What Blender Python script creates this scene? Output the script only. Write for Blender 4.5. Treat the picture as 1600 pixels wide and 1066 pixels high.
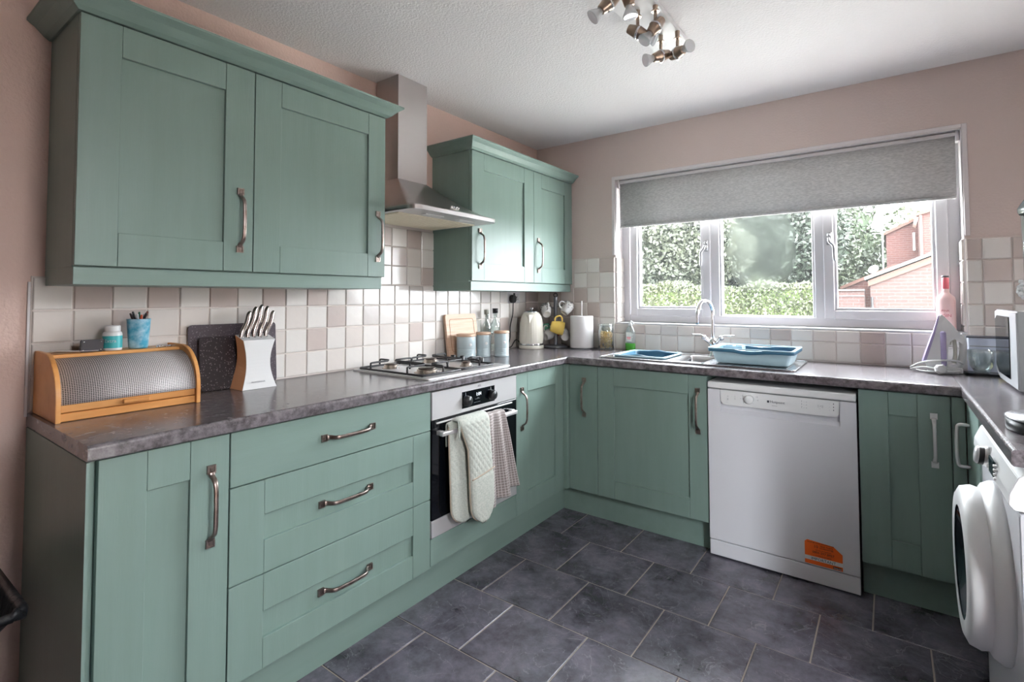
import bpy, bmesh, math, random
import numpy as np
from mathutils import Vector, Matrix, Euler
random.seed(4)
for o in list(bpy.data.objects): bpy.data.objects.remove(o, do_unlink=True)
scene = bpy.context.scene
COL = scene.collection
PI = math.pi

# ------------------------------------------------------------------ camera
cd = bpy.data.cameras.new('camera')
cam = bpy.data.objects.new('camera', cd); COL.objects.link(cam)
CAMLOC = Vector((2.1251, -3.211, 1.258))
yaw, pitch, roll = -0.6344, 0.0352, -0.0024
fw = Vector((math.sin(yaw)*math.cos(pitch), math.cos(yaw)*math.cos(pitch), math.sin(pitch)))
rt = Vector((math.cos(yaw), -math.sin(yaw), 0)); up = rt.cross(fw)
rt2 = rt*math.cos(roll) + up*math.sin(roll); up2 = up*math.cos(roll) - rt*math.sin(roll)
cam.matrix_world = Matrix(((rt2.x, up2.x, -fw.x, CAMLOC.x), (rt2.y, up2.y, -fw.y, CAMLOC.y), (rt2.z, up2.z, -fw.z, CAMLOC.z), (0, 0, 0, 1)))
cd.sensor_width = 36.0; cd.sensor_fit = 'HORIZONTAL'
cd.lens = 798.42*36/1600; cd.shift_y = -95.86/1600
cd.clip_start = 0.02; cd.clip_end = 200
scene.camera = cam

# ------------------------------------------------------------------ light and exposure
scene.view_settings.view_transform = 'Standard'
scene.view_settings.look = 'None'
scene.view_settings.gamma = 1.0
scene.view_settings.use_curve_mapping = False
scene.view_settings.exposure = 0.38
w = bpy.data.worlds.new('overcast_sky'); scene.world = w; w.use_nodes = True
bg = w.node_tree.nodes['Background']
bg.inputs[0].default_value = (0.90, 0.95, 1.0, 1); bg.inputs[1].default_value = 36.0

def area(name, loc, rot, sx, sy, power, col=(1, 1, 1), portal=False):
    l = bpy.data.lights.new(name, 'AREA'); l.shape = 'RECTANGLE'; l.size = sx; l.size_y = sy
    l.energy = power; l.color = col
    if portal: l.cycles.is_portal = True
    o = bpy.data.objects.new(name, l); COL.objects.link(o); o.location = loc; o.rotation_euler = rot
    return o
area('window_portal', (1.53, 0.16, 1.45), (-PI/2, 0, 0), 1.78, 0.75, 1, portal=True)
area('patio_portal', (3.0, -2.495, 1.05), (0, PI/2, 0), 2.0, .55, 1, portal=True)  # portal for sky light through the added, unseen patio door
# ------------------------------------------------------------------ materials
MATS = {}
def lin(c):
    return tuple(((x/255)/12.92 if x/255 <= 0.04045 else ((x/255+0.055)/1.055)**2.4) for x in c)
def nodes(m): return m.node_tree.nodes, m.node_tree.links
def mat(name, rgb, rough=0.5, metal=0.0, bump=None, vary=None, spec=None, trans=0.0, ior=1.45, coat=0.0, emit=None, stretch=None, isl=0.0, rnd=0.0, world=False, detail=3.0):
    """rgb in sRGB 0-255. bump=(scale,strength,dist) vary=(scale, rgb2, lo, hi)"""
    m = bpy.data.materials.new(name); m.use_nodes = True
    n, l = nodes(m); b = n['Principled BSDF']
    c = lin(rgb)+(1,)
    b.inputs['Base Color'].default_value = c
    b.inputs['Roughness'].default_value = rough; b.inputs['Metallic'].default_value = metal
    b.inputs['IOR'].default_value = ior
    if spec is not None: b.inputs['Specular IOR Level'].default_value = spec
    if trans: b.inputs['Transmission Weight'].default_value = trans
    if coat: b.inputs['Coat Weight'].default_value = coat; b.inputs['Coat Roughness'].default_value = 0.12
    if emit: b.inputs['Emission Color'].default_value = lin(emit[0])+(1,); b.inputs['Emission Strength'].default_value = emit[1]
    vec = None
    if bump or vary:
        if world:
            g = n.new('ShaderNodeNewGeometry'); vec = g.outputs['Position']
        else:
            t = n.new('ShaderNodeTexCoord'); vec = t.outputs['Object']
        if stretch:
            mp = n.new('ShaderNodeMapping'); mp.inputs['Scale'].default_value = stretch; l.new(vec, mp.inputs['Vector']); vec = mp.outputs['Vector']
    colsock = None
    if vary:
        t = n.new('ShaderNodeTexNoise'); t.inputs['Scale'].default_value = vary[0]; t.inputs['Detail'].default_value = 5; t.inputs['Roughness'].default_value = 0.62
        l.new(vec, t.inputs['Vector'])
        r = n.new('ShaderNodeMapRange'); r.inputs[1].default_value = vary[2]; r.inputs[2].default_value = vary[3]; l.new(t.outputs['Fac'], r.inputs[0])
        mx = n.new('ShaderNodeMix'); mx.data_type = 'RGBA'; mx.inputs[6].default_value = c; mx.inputs[7].default_value = lin(vary[1])+(1,)
        l.new(r.outputs[0], mx.inputs[0]); l.new(mx.outputs[2], b.inputs['Base Color']); colsock = mx.outputs[2]
    if isl or rnd:
        if isl:
            g = n.new('ShaderNodeNewGeometry'); s = g.outputs['Random Per Island']; a = isl
        else:
            g = n.new('ShaderNodeObjectInfo'); s = g.outputs['Random']; a = rnd
        r = n.new('ShaderNodeMapRange'); r.inputs[3].default_value = 1-a; r.inputs[4].default_value = 1+a; l.new(s, r.inputs[0])
        h = n.new('ShaderNodeHueSaturation'); h.inputs['Color'].default_value = c
        if colsock: l.new(colsock, h.inputs['Color'])
        l.new(r.outputs[0], h.inputs['Value']); l.new(h.outputs[0], b.inputs['Base Color'])
    if bump:
        t = n.new('ShaderNodeTexNoise'); t.inputs['Scale'].default_value = bump[0]; t.inputs['Detail'].default_value = detail
        l.new(vec, t.inputs['Vector'])
        bp = n.new('ShaderNodeBump'); bp.inputs['Strength'].default_value = bump[1]; bp.inputs['Distance'].default_value = bump[2]
        l.new(t.outputs['Fac'], bp.inputs['Height']); l.new(bp.outputs[0], b.inputs['Normal'])
    MATS[name] = m
    return m

GREEN = mat('green_paint', (121, 142, 135), 0.40, bump=(55, 0.16, 0.002), stretch=(3, 3, 0.25), vary=(6, (116, 137, 129), .35, .7))
GREENH = mat('green_paint_horizontal_grain', (121, 142, 135), 0.40, bump=(55, 0.16, 0.002), stretch=(3, 0.25, 3), vary=(6, (116, 137, 129), .35, .7))
GREENX = mat('green_paint_long_grain', (121, 142, 135), 0.40, bump=(55, 0.16, 0.002), stretch=(0.25, 3, 3), vary=(6, (116, 137, 129), .35, .7))
WALLM = mat('pink_textured_wall', (222, 194, 183), 0.75, bump=(95, 0.55, 0.004), world=True, detail=2)
BACKM = mat('pink_beige_back_wall', (206, 190, 184), 0.75, bump=(95, 0.4, 0.003), world=True, detail=2)
CEILM = mat('stippled_ceiling', (238, 236, 236), 0.85, bump=(105, 0.5, 0.006), world=True, detail=2.5)
DARKROOM = mat('rear_wall_paint', (120, 95, 85), 0.8, bump=(80, .3, .003), world=True)
WHITEP = mat('white_upvc', (196, 194, 197), 0.3)
WHITEW = mat('white_reveal_paint', (218, 212, 212), 0.55)
GROUT = mat('pale_grout', (214, 204, 198), 0.8)
FGROUT = mat('taupe_floor_grout', (146, 135, 127), 0.85)
TILES = {'W': mat('tile_white', (222, 217, 212), 0.16, bump=(14, .3, .004), rnd=.03), 'C': mat('tile_cream', (214, 206, 200), 0.16, bump=(14, .3, .004), rnd=.04),
         'M': mat('tile_grey_beige', (202, 196, 192), 0.16, bump=(14, .3, .004), rnd=.05), 'T': mat('tile_taupe', (192, 179, 173), 0.18, bump=(14, .3, .004), rnd=.06)}
CHROME = mat('chrome', (225, 225, 228), 0.08, 1.0)
STEEL = mat('brushed_steel', (196, 190, 188), 0.28, 1.0, bump=(120, .15, .0005), stretch=(1, 1, 12))
STEELW = mat('satin_steel_light', (214, 212, 213), 0.36, 0.5)
PEWTER = mat('aged_pewter', (160, 148, 142), 0.33, 1.0, vary=(40, (126, 108, 100), .35, .7))
WHITE = mat('white_enamel', (215, 215, 220), 0.22)
WHITEPL = mat('white_plastic', (222, 222, 222), 0.35)
BLACKM = mat('black_plastic', (24, 24, 27), 0.35)
CASTI = mat('black_cast_iron', (42, 41, 44), 0.45)
BLACKGL = mat('black_oven_glass', (9, 11, 16), 0.04)
def archglass(name, tint, edge=.0, haze=0.0):
    m = bpy.data.materials.new(name); m.use_nodes = True; n, l = nodes(m); n.remove(n['Principled BSDF'])
    tr = n.new('ShaderNodeBsdfTransparent'); tr.inputs[0].default_value = lin(tint)+(1,)
    gl = n.new('ShaderNodeBsdfGlossy'); gl.inputs['Roughness'].default_value = .03
    fr = n.new('ShaderNodeLayerWeight'); fr.inputs['Blend'].default_value = .35
    mr = n.new('ShaderNodeMapRange'); l.new(fr.outputs['Facing'], mr.inputs[0]); mr.inputs[3].default_value = .05+edge; mr.inputs[4].default_value = .75
    mx = n.new('ShaderNodeMixShader'); l.new(mr.outputs[0], mx.inputs[0]); l.new(tr.outputs[0], mx.inputs[1]); l.new(gl.outputs[0], mx.inputs[2])
    df = n.new('ShaderNodeBsdfDiffuse'); df.inputs[0].default_value = lin((225, 230, 232))+(1,)
    m2 = n.new('ShaderNodeMixShader'); m2.inputs[0].default_value = haze; l.new(mx.outputs[0], m2.inputs[1]); l.new(df.outputs[0], m2.inputs[2])
    l.new(m2.outputs[0], n['Material Output'].inputs['Surface']); MATS[name] = m
    return m
GLASS = archglass('clear_glass', (244, 248, 247), .02, .03)
WOOD = mat('honey_wood', (224, 165, 100), 0.38, bump=(30, .1, .001), vary=(14, (205, 140, 78), .35, .7), stretch=(1, .15, 1))
PALEWOOD = mat('pale_beech', (208, 178, 156), 0.5, vary=(14, (194, 158, 132), .35, .7), stretch=(1, .3, 6))
SPECK = None

def brickmat(name, c1, c2, mortar, scale, hz=0.45):
    m = bpy.data.materials.new(name); m.use_nodes = True; n, l = nodes(m); b = n['Principled BSDF']
    g = n.new('ShaderNodeNewGeometry'); s = n.new('ShaderNodeSeparateXYZ'); l.new(g.outputs['Position'], s.inputs[0])
    cb = n.new('ShaderNodeCombineXYZ'); l.new(s.outputs['X'], cb.inputs[0]); l.new(s.outputs['Z'], cb.inputs[1])
    t = n.new('ShaderNodeTexBrick'); l.new(cb.outputs[0], t.inputs['Vector'])
    t.inputs['Color1'].default_value = lin(c1)+(1,); t.inputs['Color2'].default_value = lin(c2)+(1,); t.inputs['Mortar'].default_value = lin(mortar)+(1,)
    t.inputs['Scale'].default_value = scale; t.inputs['Brick Width'].default_value = .225*1; t.inputs['Row Height'].default_value = .075; t.inputs['Mortar Size'].default_value = .006
    b.inputs['Roughness'].default_value = .85; l.new(t.outputs['Color'], b.inputs['Base Color'])
    bp = n.new('ShaderNodeBump'); bp.inputs['Distance'].default_value = .01; bp.inputs['Strength'].default_value = .5; l.new(t.outputs['Fac'], bp.inputs['Height']); bp.invert = True
    l.new(bp.outputs[0], b.inputs['Normal'])
    return m
def slatemat():
    m = bpy.data.materials.new('slate_floor_tile'); m.use_nodes = True; n, l = nodes(m); b = n['Principled BSDF']
    g = n.new('ShaderNodeNewGeometry'); oi = n.new('ShaderNodeObjectInfo')
    sc = n.new('ShaderNodeVectorMath'); sc.operation = 'SCALE'; l.new(oi.outputs['Random'], sc.inputs['Scale']); sc.inputs[0].default_value = (17, 31, 5)
    ad = n.new('ShaderNodeVectorMath'); ad.operation = 'ADD'; l.new(g.outputs['Position'], ad.inputs[0]); l.new(sc.outputs[0], ad.inputs[1])
    t = n.new('ShaderNodeTexNoise'); t.inputs['Scale'].default_value = 6; t.inputs['Detail'].default_value = 9; t.inputs['Roughness'].default_value = .72; t.inputs['Distortion'].default_value = .1; l.new(ad.outputs[0], t.inputs['Vector'])
    r = n.new('ShaderNodeValToRGB'); l.new(t.outputs['Fac'], r.inputs[0]); e = r.color_ramp.elements
    e[0].position = .36; e[0].color = lin((50, 47, 56))+(1,); e[1].position = .68; e[1].color = lin((110, 106, 118))+(1,)
    # pale veins
    t2 = n.new('ShaderNodeTexNoise'); t2.inputs['Scale'].default_value = 5; t2.inputs['Detail'].default_value = 6; t2.inputs['Distortion'].default_value = 1.4; l.new(ad.outputs[0], t2.inputs['Vector'])
    ma = n.new('ShaderNodeMath'); ma.operation = 'SUBTRACT'; l.new(t2.outputs['Fac'], ma.inputs[0]); ma.inputs[1].default_value = .52
    mb = n.new('ShaderNodeMath'); mb.operation = 'ABSOLUTE'; l.new(ma.outputs[0], mb.inputs[0])
    mr = n.new('ShaderNodeMapRange'); l.new(mb.outputs[0], mr.inputs[0]); mr.inputs[1].default_value = 0; mr.inputs[2].default_value = .006; mr.inputs[3].default_value = .35; mr.inputs[4].default_value = 0
    mx = n.new('ShaderNodeMix'); mx.data_type = 'RGBA'; l.new(mr.outputs[0], mx.inputs[0]); l.new(r.outputs[0], mx.inputs[6]); mx.inputs[7].default_value = lin((150, 148, 156))+(1,)
    l.new(mx.outputs[2], b.inputs['Base Color']); b.inputs['Roughness'].default_value = .27; b.inputs['Specular IOR Level'].default_value = .9
    bp = n.new('ShaderNodeBump'); bp.inputs['Strength'].default_value = .3; bp.inputs['Distance'].default_value = .004
    l.new(t.outputs['Fac'], bp.inputs['Height'])
    bp2 = n.new('ShaderNodeBump'); bp2.inputs['Strength'].default_value = .35; bp2.inputs['Distance'].default_value = .004
    l.new(mr.outputs[0], bp2.inputs['Height']); l.new(bp.outputs[0], bp2.inputs['Normal']); l.new(bp2.outputs[0], b.inputs['Normal'])
    return m
SLATE = slatemat()
def laminate():
    m = bpy.data.materials.new('mottled_grey_laminate'); m.use_nodes = True; n, l = nodes(m); b = n['Principled BSDF']
    g = n.new('ShaderNodeNewGeometry')
    t = n.new('ShaderNodeTexNoise'); t.inputs['Scale'].default_value = 34; t.inputs['Detail'].default_value = 9; t.inputs['Roughness'].default_value = .72; l.new(g.outputs['Position'], t.inputs['Vector'])
    r = n.new('ShaderNodeValToRGB'); l.new(t.outputs['Fac'], r.inputs[0]); e = r.color_ramp.elements
    e[0].position = .38; e[0].color = lin((68, 62, 65))+(1,); e[1].position = .66; e[1].color = lin((126, 120, 124))+(1,)
    l.new(r.outputs[0], b.inputs['Base Color']); b.inputs['Roughness'].default_value = .22; b.inputs['Specular IOR Level'].default_value = .8
    bp = n.new('ShaderNodeBump'); bp.inputs['Strength'].default_value = .05; bp.inputs['Distance'].default_value = .0008; l.new(t.outputs['Fac'], bp.inputs['Height']); l.new(bp.outputs[0], b.inputs['Normal'])
    return m
LAM = laminate()
def speck():
    m = bpy.data.materials.new('speckled_granite_board'); m.use_nodes = True; n, l = nodes(m); b = n['Principled BSDF']
    g = n.new('ShaderNodeTexCoord'); t = n.new('ShaderNodeTexVoronoi'); t.inputs['Scale'].default_value = 130; l.new(g.outputs['Object'], t.inputs['Vector'])
    mr = n.new('ShaderNodeMapRange'); l.new(t.outputs['Distance'], mr.inputs[0]); mr.inputs[1].default_value = .1; mr.inputs[2].default_value = .3; mr.inputs[3].default_value = .8; mr.inputs[4].default_value = 0
    mx = n.new('ShaderNodeMix'); mx.data_type = 'RGBA'; l.new(mr.outputs[0], mx.inputs[0]); mx.inputs[6].default_value = lin((74, 66, 72))+(1,); mx.inputs[7].default_value = lin((140, 132, 138))+(1,)
    l.new(mx.outputs[2], b.inputs['Base Color']); b.inputs['Roughness'].default_value = .25
    return m
SPECK = speck(); SPECK2 = speck(); SPECK2.name = 'darker_speckled_board'
for _n in SPECK2.node_tree.nodes:
    if _n.type == 'MIX': _n.inputs[6].default_value = lin((48, 42, 46))+(1,)
    if _n.type == 'BSDF_PRINCIPLED': _n.inputs['Roughness'].default_value = .16

def mesh_steel():
    m = bpy.data.materials.new('perforated_steel'); m.use_nodes = True; n, l = nodes(m); b = n['Principled BSDF']
    g = n.new('ShaderNodeTexCoord'); s = n.new('ShaderNodeTexVoronoi'); s.inputs['Scale'].default_value = 190; s.inputs['Randomness'].default_value = .08; l.new(g.outputs['UV'], s.inputs['Vector']); s.voronoi_dimensions = '2D'
    mr = n.new('ShaderNodeMapRange'); l.new(s.outputs['Distance'], mr.inputs[0]); mr.inputs[1].default_value = .30; mr.inputs[2].default_value = .38
    mx = n.new('ShaderNodeMix'); mx.data_type = 'RGBA'; l.new(mr.outputs[0], mx.inputs[0]); mx.inputs[6].default_value = lin((48, 44, 44))+(1,); mx.inputs[7].default_value = lin((205, 198, 198))+(1,)
    l.new(mx.outputs[2], b.inputs['Base Color']); b.inputs['Metallic'].default_value = .1; b.inputs['Roughness'].default_value = .5
    return m
PERF = mesh_steel()
def weave(name, c1, c2, sc):
    m = bpy.data.materials.new(name); m.use_nodes = True; n, l = nodes(m); b = n['Principled BSDF']
    g = n.new('ShaderNodeTexCoord'); mp = n.new('ShaderNodeMapping'); mp.inputs['Scale'].default_value = (.25, 1, 1); l.new(g.outputs['Object'], mp.inputs[0])
    t = n.new('ShaderNodeTexNoise'); t.inputs['Scale'].default_value = sc; t.inputs['Detail'].default_value = 4; l.new(mp.outputs[0], t.inputs['Vector'])
    r = n.new('ShaderNodeMapRange'); l.new(t.outputs['Fac'], r.inputs[0]); r.inputs[1].default_value = .35; r.inputs[2].default_value = .65
    mx = n.new('ShaderNodeMix'); mx.data_type = 'RGBA'; l.new(r.outputs[0], mx.inputs[0]); mx.inputs[6].default_value = lin(c1)+(1,); mx.inputs[7].default_value = lin(c2)+(1,)
    l.new(mx.outputs[2], b.inputs['Base Color']); b.inputs['Roughness'].default_value = .9
    tl = n.new('ShaderNodeBsdfTranslucent'); l.new(mx.outputs[2], tl.inputs[0]); ms = n.new('ShaderNodeMixShader'); ms.inputs[0].default_value = .12; l.new(b.outputs[0], ms.inputs[1]); l.new(tl.outputs[0], ms.inputs[2]); l.new(ms.outputs[0], n['Material Output'].inputs['Surface'])
    return m
BLIND = weave('grey_blind_fabric', (178, 178, 178), (204, 203, 202), 260)
def checkmat():
    m = bpy.data.materials.new('checked_towel_cloth'); m.use_nodes = True; n, l = nodes(m); b = n['Principled BSDF']
    g = n.new('ShaderNodeTexCoord'); s = n.new('ShaderNodeSeparateXYZ'); l.new(g.outputs['UV'], s.inputs[0])
    outs = []
    for ax in ('X', 'Y'):
        a = n.new('ShaderNodeMath'); a.operation = 'FRACT'; q = n.new('ShaderNodeMath'); q.operation = 'MULTIPLY'; q.inputs[1].default_value = 1/.0135
        l.new(s.outputs[ax], q.inputs[0]); l.new(q.outputs[0], a.inputs[0])
        c = n.new('ShaderNodeMath'); c.operation = 'LESS_THAN'; c.inputs[1].default_value = .13; l.new(a.outputs[0], c.inputs[0]); outs.append(c)
    mxx = n.new('ShaderNodeMath'); mxx.operation = 'MAXIMUM'; l.new(outs[0].outputs[0], mxx.inputs[0]); l.new(outs[1].outputs[0], mxx.inputs[1])
    mx = n.new('ShaderNodeMix'); mx.data_type = 'RGBA'; l.new(mxx.outputs[0], mx.inputs[0]); mx.inputs[6].default_value = lin((140, 130, 128))+(1,); mx.inputs[7].default_value = lin((214, 208, 206))+(1,)
    l.new(mx.outputs[2], b.inputs['Base Color']); b.inputs['Roughness'].default_value = .95
    return m
CHECK = checkmat()
GLOVE = mat('sage_glove_cotton', (192, 194, 186), 0.9, bump=(400, .3, .001), vary=(160, (172, 178, 170), .4, .6))
BEIGE = mat('beige_piping', (178, 162, 146), 0.9)
KETTLE = mat('cream_enamel', (226, 222, 210), 0.2)
BLUEJ = mat('pale_blue_enamel', (192, 207, 212), 0.25)
TUBL = mat('pale_blue_plastic', (176, 202, 211), 0.4)
TUBD = mat('teal_blue_plastic', (58, 100, 124), 0.4)
def leafmat(name, c1, c2):
    m = mat(name, c1, .6, vary=(1.4, c2, .35, .65), isl=.45, world=True)
    m.node_tree.nodes['Principled BSDF'].inputs['Transmission Weight'].default_value = 0.0
    return m

# ------------------------------------------------------------------ mesh helpers (all in world coordinates)
def B(): return bmesh.new()
def bx(bm, x0, x1, y0, y1, z0, z1, bev=0.0, seg=1):
    x0, x1 = min(x0, x1), max(x0, x1); y0, y1 = min(y0, y1), max(y0, y1)
    r = bmesh.ops.create_cube(bm, size=1); vs = r['verts']
    for v in vs: v.co = Vector(((x0+x1)/2+v.co.x*(x1-x0), (y0+y1)/2+v.co.y*(y1-y0), (z0+z1)/2+v.co.z*(z1-z0)))
    if bev:
        es = list({e for v in vs for e in v.link_edges})
        bmesh.ops.bevel(bm, geom=es, offset=bev, segments=seg, profile=.5, affect='EDGES', clamp_overlap=True)
    return bm
def prism(bm, pts, a0, a1, axis='y', bev=0):
    """extrude polygon; axis y: pts=(x,z); axis x: pts=(y,z); axis z: pts=(x,y)"""
    def P(p, a):
        return {'y': Vector((p[0], a, p[1])), 'x': Vector((a, p[0], p[1])), 'z': Vector((p[0], p[1], a))}[axis]
    v0 = [bm.verts.new(P(p, a0)) for p in pts]; v1 = [bm.verts.new(P(p, a1)) for p in pts]
    n = len(pts); fs = [bm.faces.new(v0), bm.faces.new(v1[::-1])]
    for i in range(n): fs.append(bm.faces.new((v0[i], v1[i], v1[(i+1) % n], v0[(i+1) % n])))
    bmesh.ops.recalc_face_normals(bm, faces=fs)
    if bev:
        es = [e for e in bm.edges if e.verts[0] in v0+v1 and e.verts[1] in v0+v1]
        bmesh.ops.bevel(bm, geom=es, offset=bev, segments=2, affect='EDGES', clamp_overlap=True)
    return bm
def lathe(bm, prof, c, n=32, axis=(0, 0, 1), smooth=True, flute=None, sx=1.0, sy=1.0):
    """prof list of (r,h) along axis from point c"""
    c = Vector(c); ax = Vector(axis).normalized()
    q = Vector((0, 0, 1)).rotation_difference(ax)
    rings = []
    for r, h in prof:
        if r < 1e-6: rings.append([bm.verts.new(c+q @ Vector((0, 0, h)))]); continue
        ring = []
        for i in range(n):
            a = 2*PI*i/n; rr = r*(flute(a, h) if flute else 1)
            ring.append(bm.verts.new(c+q @ Vector((rr*sx*math.cos(a), rr*sy*math.sin(a), h))))
        rings.append(ring)
    for a, b in zip(rings[:-1], rings[1:]):
        if len(a) == 1 and len(b) == 1: continue
        for i in range(n):
            j = (i+1) % n
            if len(a) == 1: f = bm.faces.new((a[0], b[j], b[i]))
            elif len(b) == 1: f = bm.faces.new((a[i], a[j], b[0]))
            else: f = bm.faces.new((a[i], a[j], b[j], b[i]))
            f.smooth = smooth
    return bm
def cyl(bm, c0, c1, r0, r1=None, n=20):
    c0 = Vector(c0); c1 = Vector(c1); r1 = r0 if r1 is None else r1; h = (c1-c0).length
    lathe(bm, [(0, 0), (r0, 0)], c0, n, c1-c0, smooth=False)
    lathe(bm, [(r0, 0), (r1, h)], c0, n, c1-c0)
    lathe(bm, [(r1, h), (0, h)], c0, n, c1-c0, smooth=False)
    return bm
def tube(bm, pts, r, n=8, closed=False, flat=None):
    """sweep a circle (or ellipse flat=(a,b)) along pts"""
    pts = [Vector(p) for p in pts]; m = len(pts); rings = []
    up0 = None
    for i, p in enumerate(pts):
        if closed: t = (pts[(i+1) % m]-pts[i-1]).normalized()
        else: t = (pts[min(i+1, m-1)]-pts[max(i-1, 0)]).normalized()
        if up0 is None:
            up0 = Vector((0, 0, 1)) if abs(t.z) < .9 else Vector((1, 0, 0))
        s = t.cross(up0).normalized(); u = s.cross(t).normalized(); up0 = u
        rr = r[i] if isinstance(r, (list, tuple)) else r
        a_, b_ = (rr, rr) if not flat else (rr*flat[0], rr*flat[1])
        rings.append([bm.verts.new(p+s*math.cos(2*PI*k/n)*a_+u*math.sin(2*PI*k/n)*b_) for k in range(n)])
    rng = range(m) if closed else range(m-1)
    for i in rng:
        a, b = rings[i], rings[(i+1) % m]
        for k in range(n):
            f = bm.faces.new((a[k], a[(k+1) % n], b[(k+1) % n], b[k])); f.smooth = True
    if not closed:
        bm.faces.new(rings[0][::-1]); bm.faces.new(rings[-1])
    return bm
def bez(pts, n=8):
    """catmull-rom through pts"""
    P = [Vector(p) for p in pts]; P = [P[0]*2-P[1]]+P+[P[-1]*2-P[-2]]; out = []
    for i in range(1, len(P)-2):
        for k in range(n):
            t = k/n; a, b, c, d = P[i-1], P[i], P[i+1], P[i+2]
            out.append(.5*((2*b)+(-a+c)*t+(2*a-5*b+4*c-d)*t*t+(-a+3*b-3*c+d)*t**3))
    out.append(P[-2]); return out
def sheet(bm, nu, nv, f, t0=.003, uvf=None):
    """closed cloth-like shell: f(u,v)-> point; t0 thickness or function"""
    P = [[Vector(f(i/nu, j/nv)) for j in range(nv+1)] for i in range(nu+1)]
    A = []; Bv = []
    uv = bm.loops.layers.uv.verify() if uvf else None
    for i in range(nu+1):
        ra = []; rb = []
        for j in range(nv+1):
            du = P[min(i+1, nu)][j]-P[max(i-1, 0)][j]; dv = P[i][min(j+1, nv)]-P[i][max(j-1, 0)]
            n = du.cross(dv); n = n.normalized() if n.length > 1e-12 else Vector((1, 0, 0))
            t = t0(i/nu, j/nv) if callable(t0) else t0
            ra.append(bm.verts.new(P[i][j]+n*t/2)); rb.append(bm.verts.new(P[i][j]-n*t/2))
        A.append(ra); Bv.append(rb)
    def face(vs, uvs=None):
        try: fc = bm.faces.new(vs)
        except ValueError: return
        fc.smooth = True
        if uv and uvs:
            for lp, q in zip(fc.loops, uvs): lp[uv].uv = uvf(*q)
    for i in range(nu):
        for j in range(nv):
            c = [(i/nu, j/nv), ((i+1)/nu, j/nv), ((i+1)/nu, (j+1)/nv), (i/nu, (j+1)/nv)]
            face((A[i][j], A[i+1][j], A[i+1][j+1], A[i][j+1]), c)
            face((Bv[i][j], Bv[i][j+1], Bv[i+1][j+1], Bv[i+1][j]), [c[0], c[3], c[2], c[1]])
    for i in range(nu):
        face((A[i][0], Bv[i][0], Bv[i+1][0], A[i+1][0])); face((A[i][nv], A[i+1][nv], Bv[i+1][nv], Bv[i][nv]))
    for j in range(nv):
        face((A[0][j], A[0][j+1], Bv[0][j+1], Bv[0][j])); face((A[nu][j], Bv[nu][j], Bv[nu][j+1], A[nu][j+1]))
    return bm
def rrect(x0, x1, y0, y1, r, n=5):
    out = []
    for cx, cy, a0 in ((x1-r, y1-r, 0), (x0+r, y1-r, 90), (x0+r, y0+r, 180), (x1-r, y0+r, 270)):
        for k in range(n+1):
            a = math.radians(a0+90*k/n); out.append((cx+r*math.cos(a), cy+r*math.sin(a)))
    return out

def wloc(o):
    v = Vector((0, 0, 0))
    while o is not None: v = v+o.location; o = o.parent
    return v
def obj(name, bm, m, parent=None, loc=None, label=None, recalc=False):
    if recalc: bmesh.ops.recalc_face_normals(bm, faces=bm.faces)
    me = bpy.data.meshes.new(name); 
    L = Vector(loc) if loc is not None else Vector((0, 0, 0))
    off = L if parent is None else wloc(parent)+L
    bmesh.ops.translate(bm, verts=bm.verts, vec=-off)
    bm.to_mesh(me); bm.free()
    me.materials.append(m)
    o = bpy.data.objects.new(name, me); COL.objects.link(o); o.location = L
    if parent is not None: o.parent = parent
    if label: o['label'] = label
    return o
def tag(o, label, cat, group=None):
    o['label'] = label; o['category'] = cat
    if group: o['group'] = group
    return o
def thing(name, label, cat, loc=(0, 0, 0), group=None):
    o = bpy.data.objects.new(name, None); COL.objects.link(o); o.location = loc; o.empty_display_size = .1
    return tag(o, label, cat, group)
def struct(name, bm, m, parent=None):
    o = obj(name, bm, m, parent)
    if parent is None: o['kind'] = 'structure'
    return o
def text(name, body, size, loc, rot, m, parent, depth=.0006, align='LEFT'):
    c = bpy.data.curves.new(name, 'FONT'); c.body = body; c.size = size; c.extrude = depth/2; c.align_x = align; c.resolution_u = 2
    t = bpy.data.objects.new(name, c); COL.objects.link(t)
    dg = bpy.context.evaluated_depsgraph_get(); me = bpy.data.meshes.new_from_object(t.evaluated_get(dg))
    bpy.data.objects.remove(t, do_unlink=True)
    me.materials.clear(); me.materials.append(m)
    o = bpy.data.objects.new(name, me); COL.objects.link(o); o.parent = parent
    me.transform(Euler(rot).to_matrix().to_4x4())
    o.location = Vector(loc)-wloc(parent)
    return o
FX = (PI/2, 0, PI/2)    # text on a face looking along +x
FY = (PI/2, 0, 0)       # text on a face looking along -y

# ------------------------------------------------------------------ the room
W, H, D = 2.94, 2.3785, 4.3
bm = B(); bx(bm, -.02, W+.02, -D, 0, -.12, -.0032); fl = struct('floor', bm, FGROUT)
bm = B(); bx(bm, -.25, W+.2, -D-.2, .3, H, H+.1); struct('ceiling', bm, CEILM)
bm = B(); bx(bm, -.25, 0, -D-.2, .28, -.12, H); wl = struct('wall_left', bm, WALLM)
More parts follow.
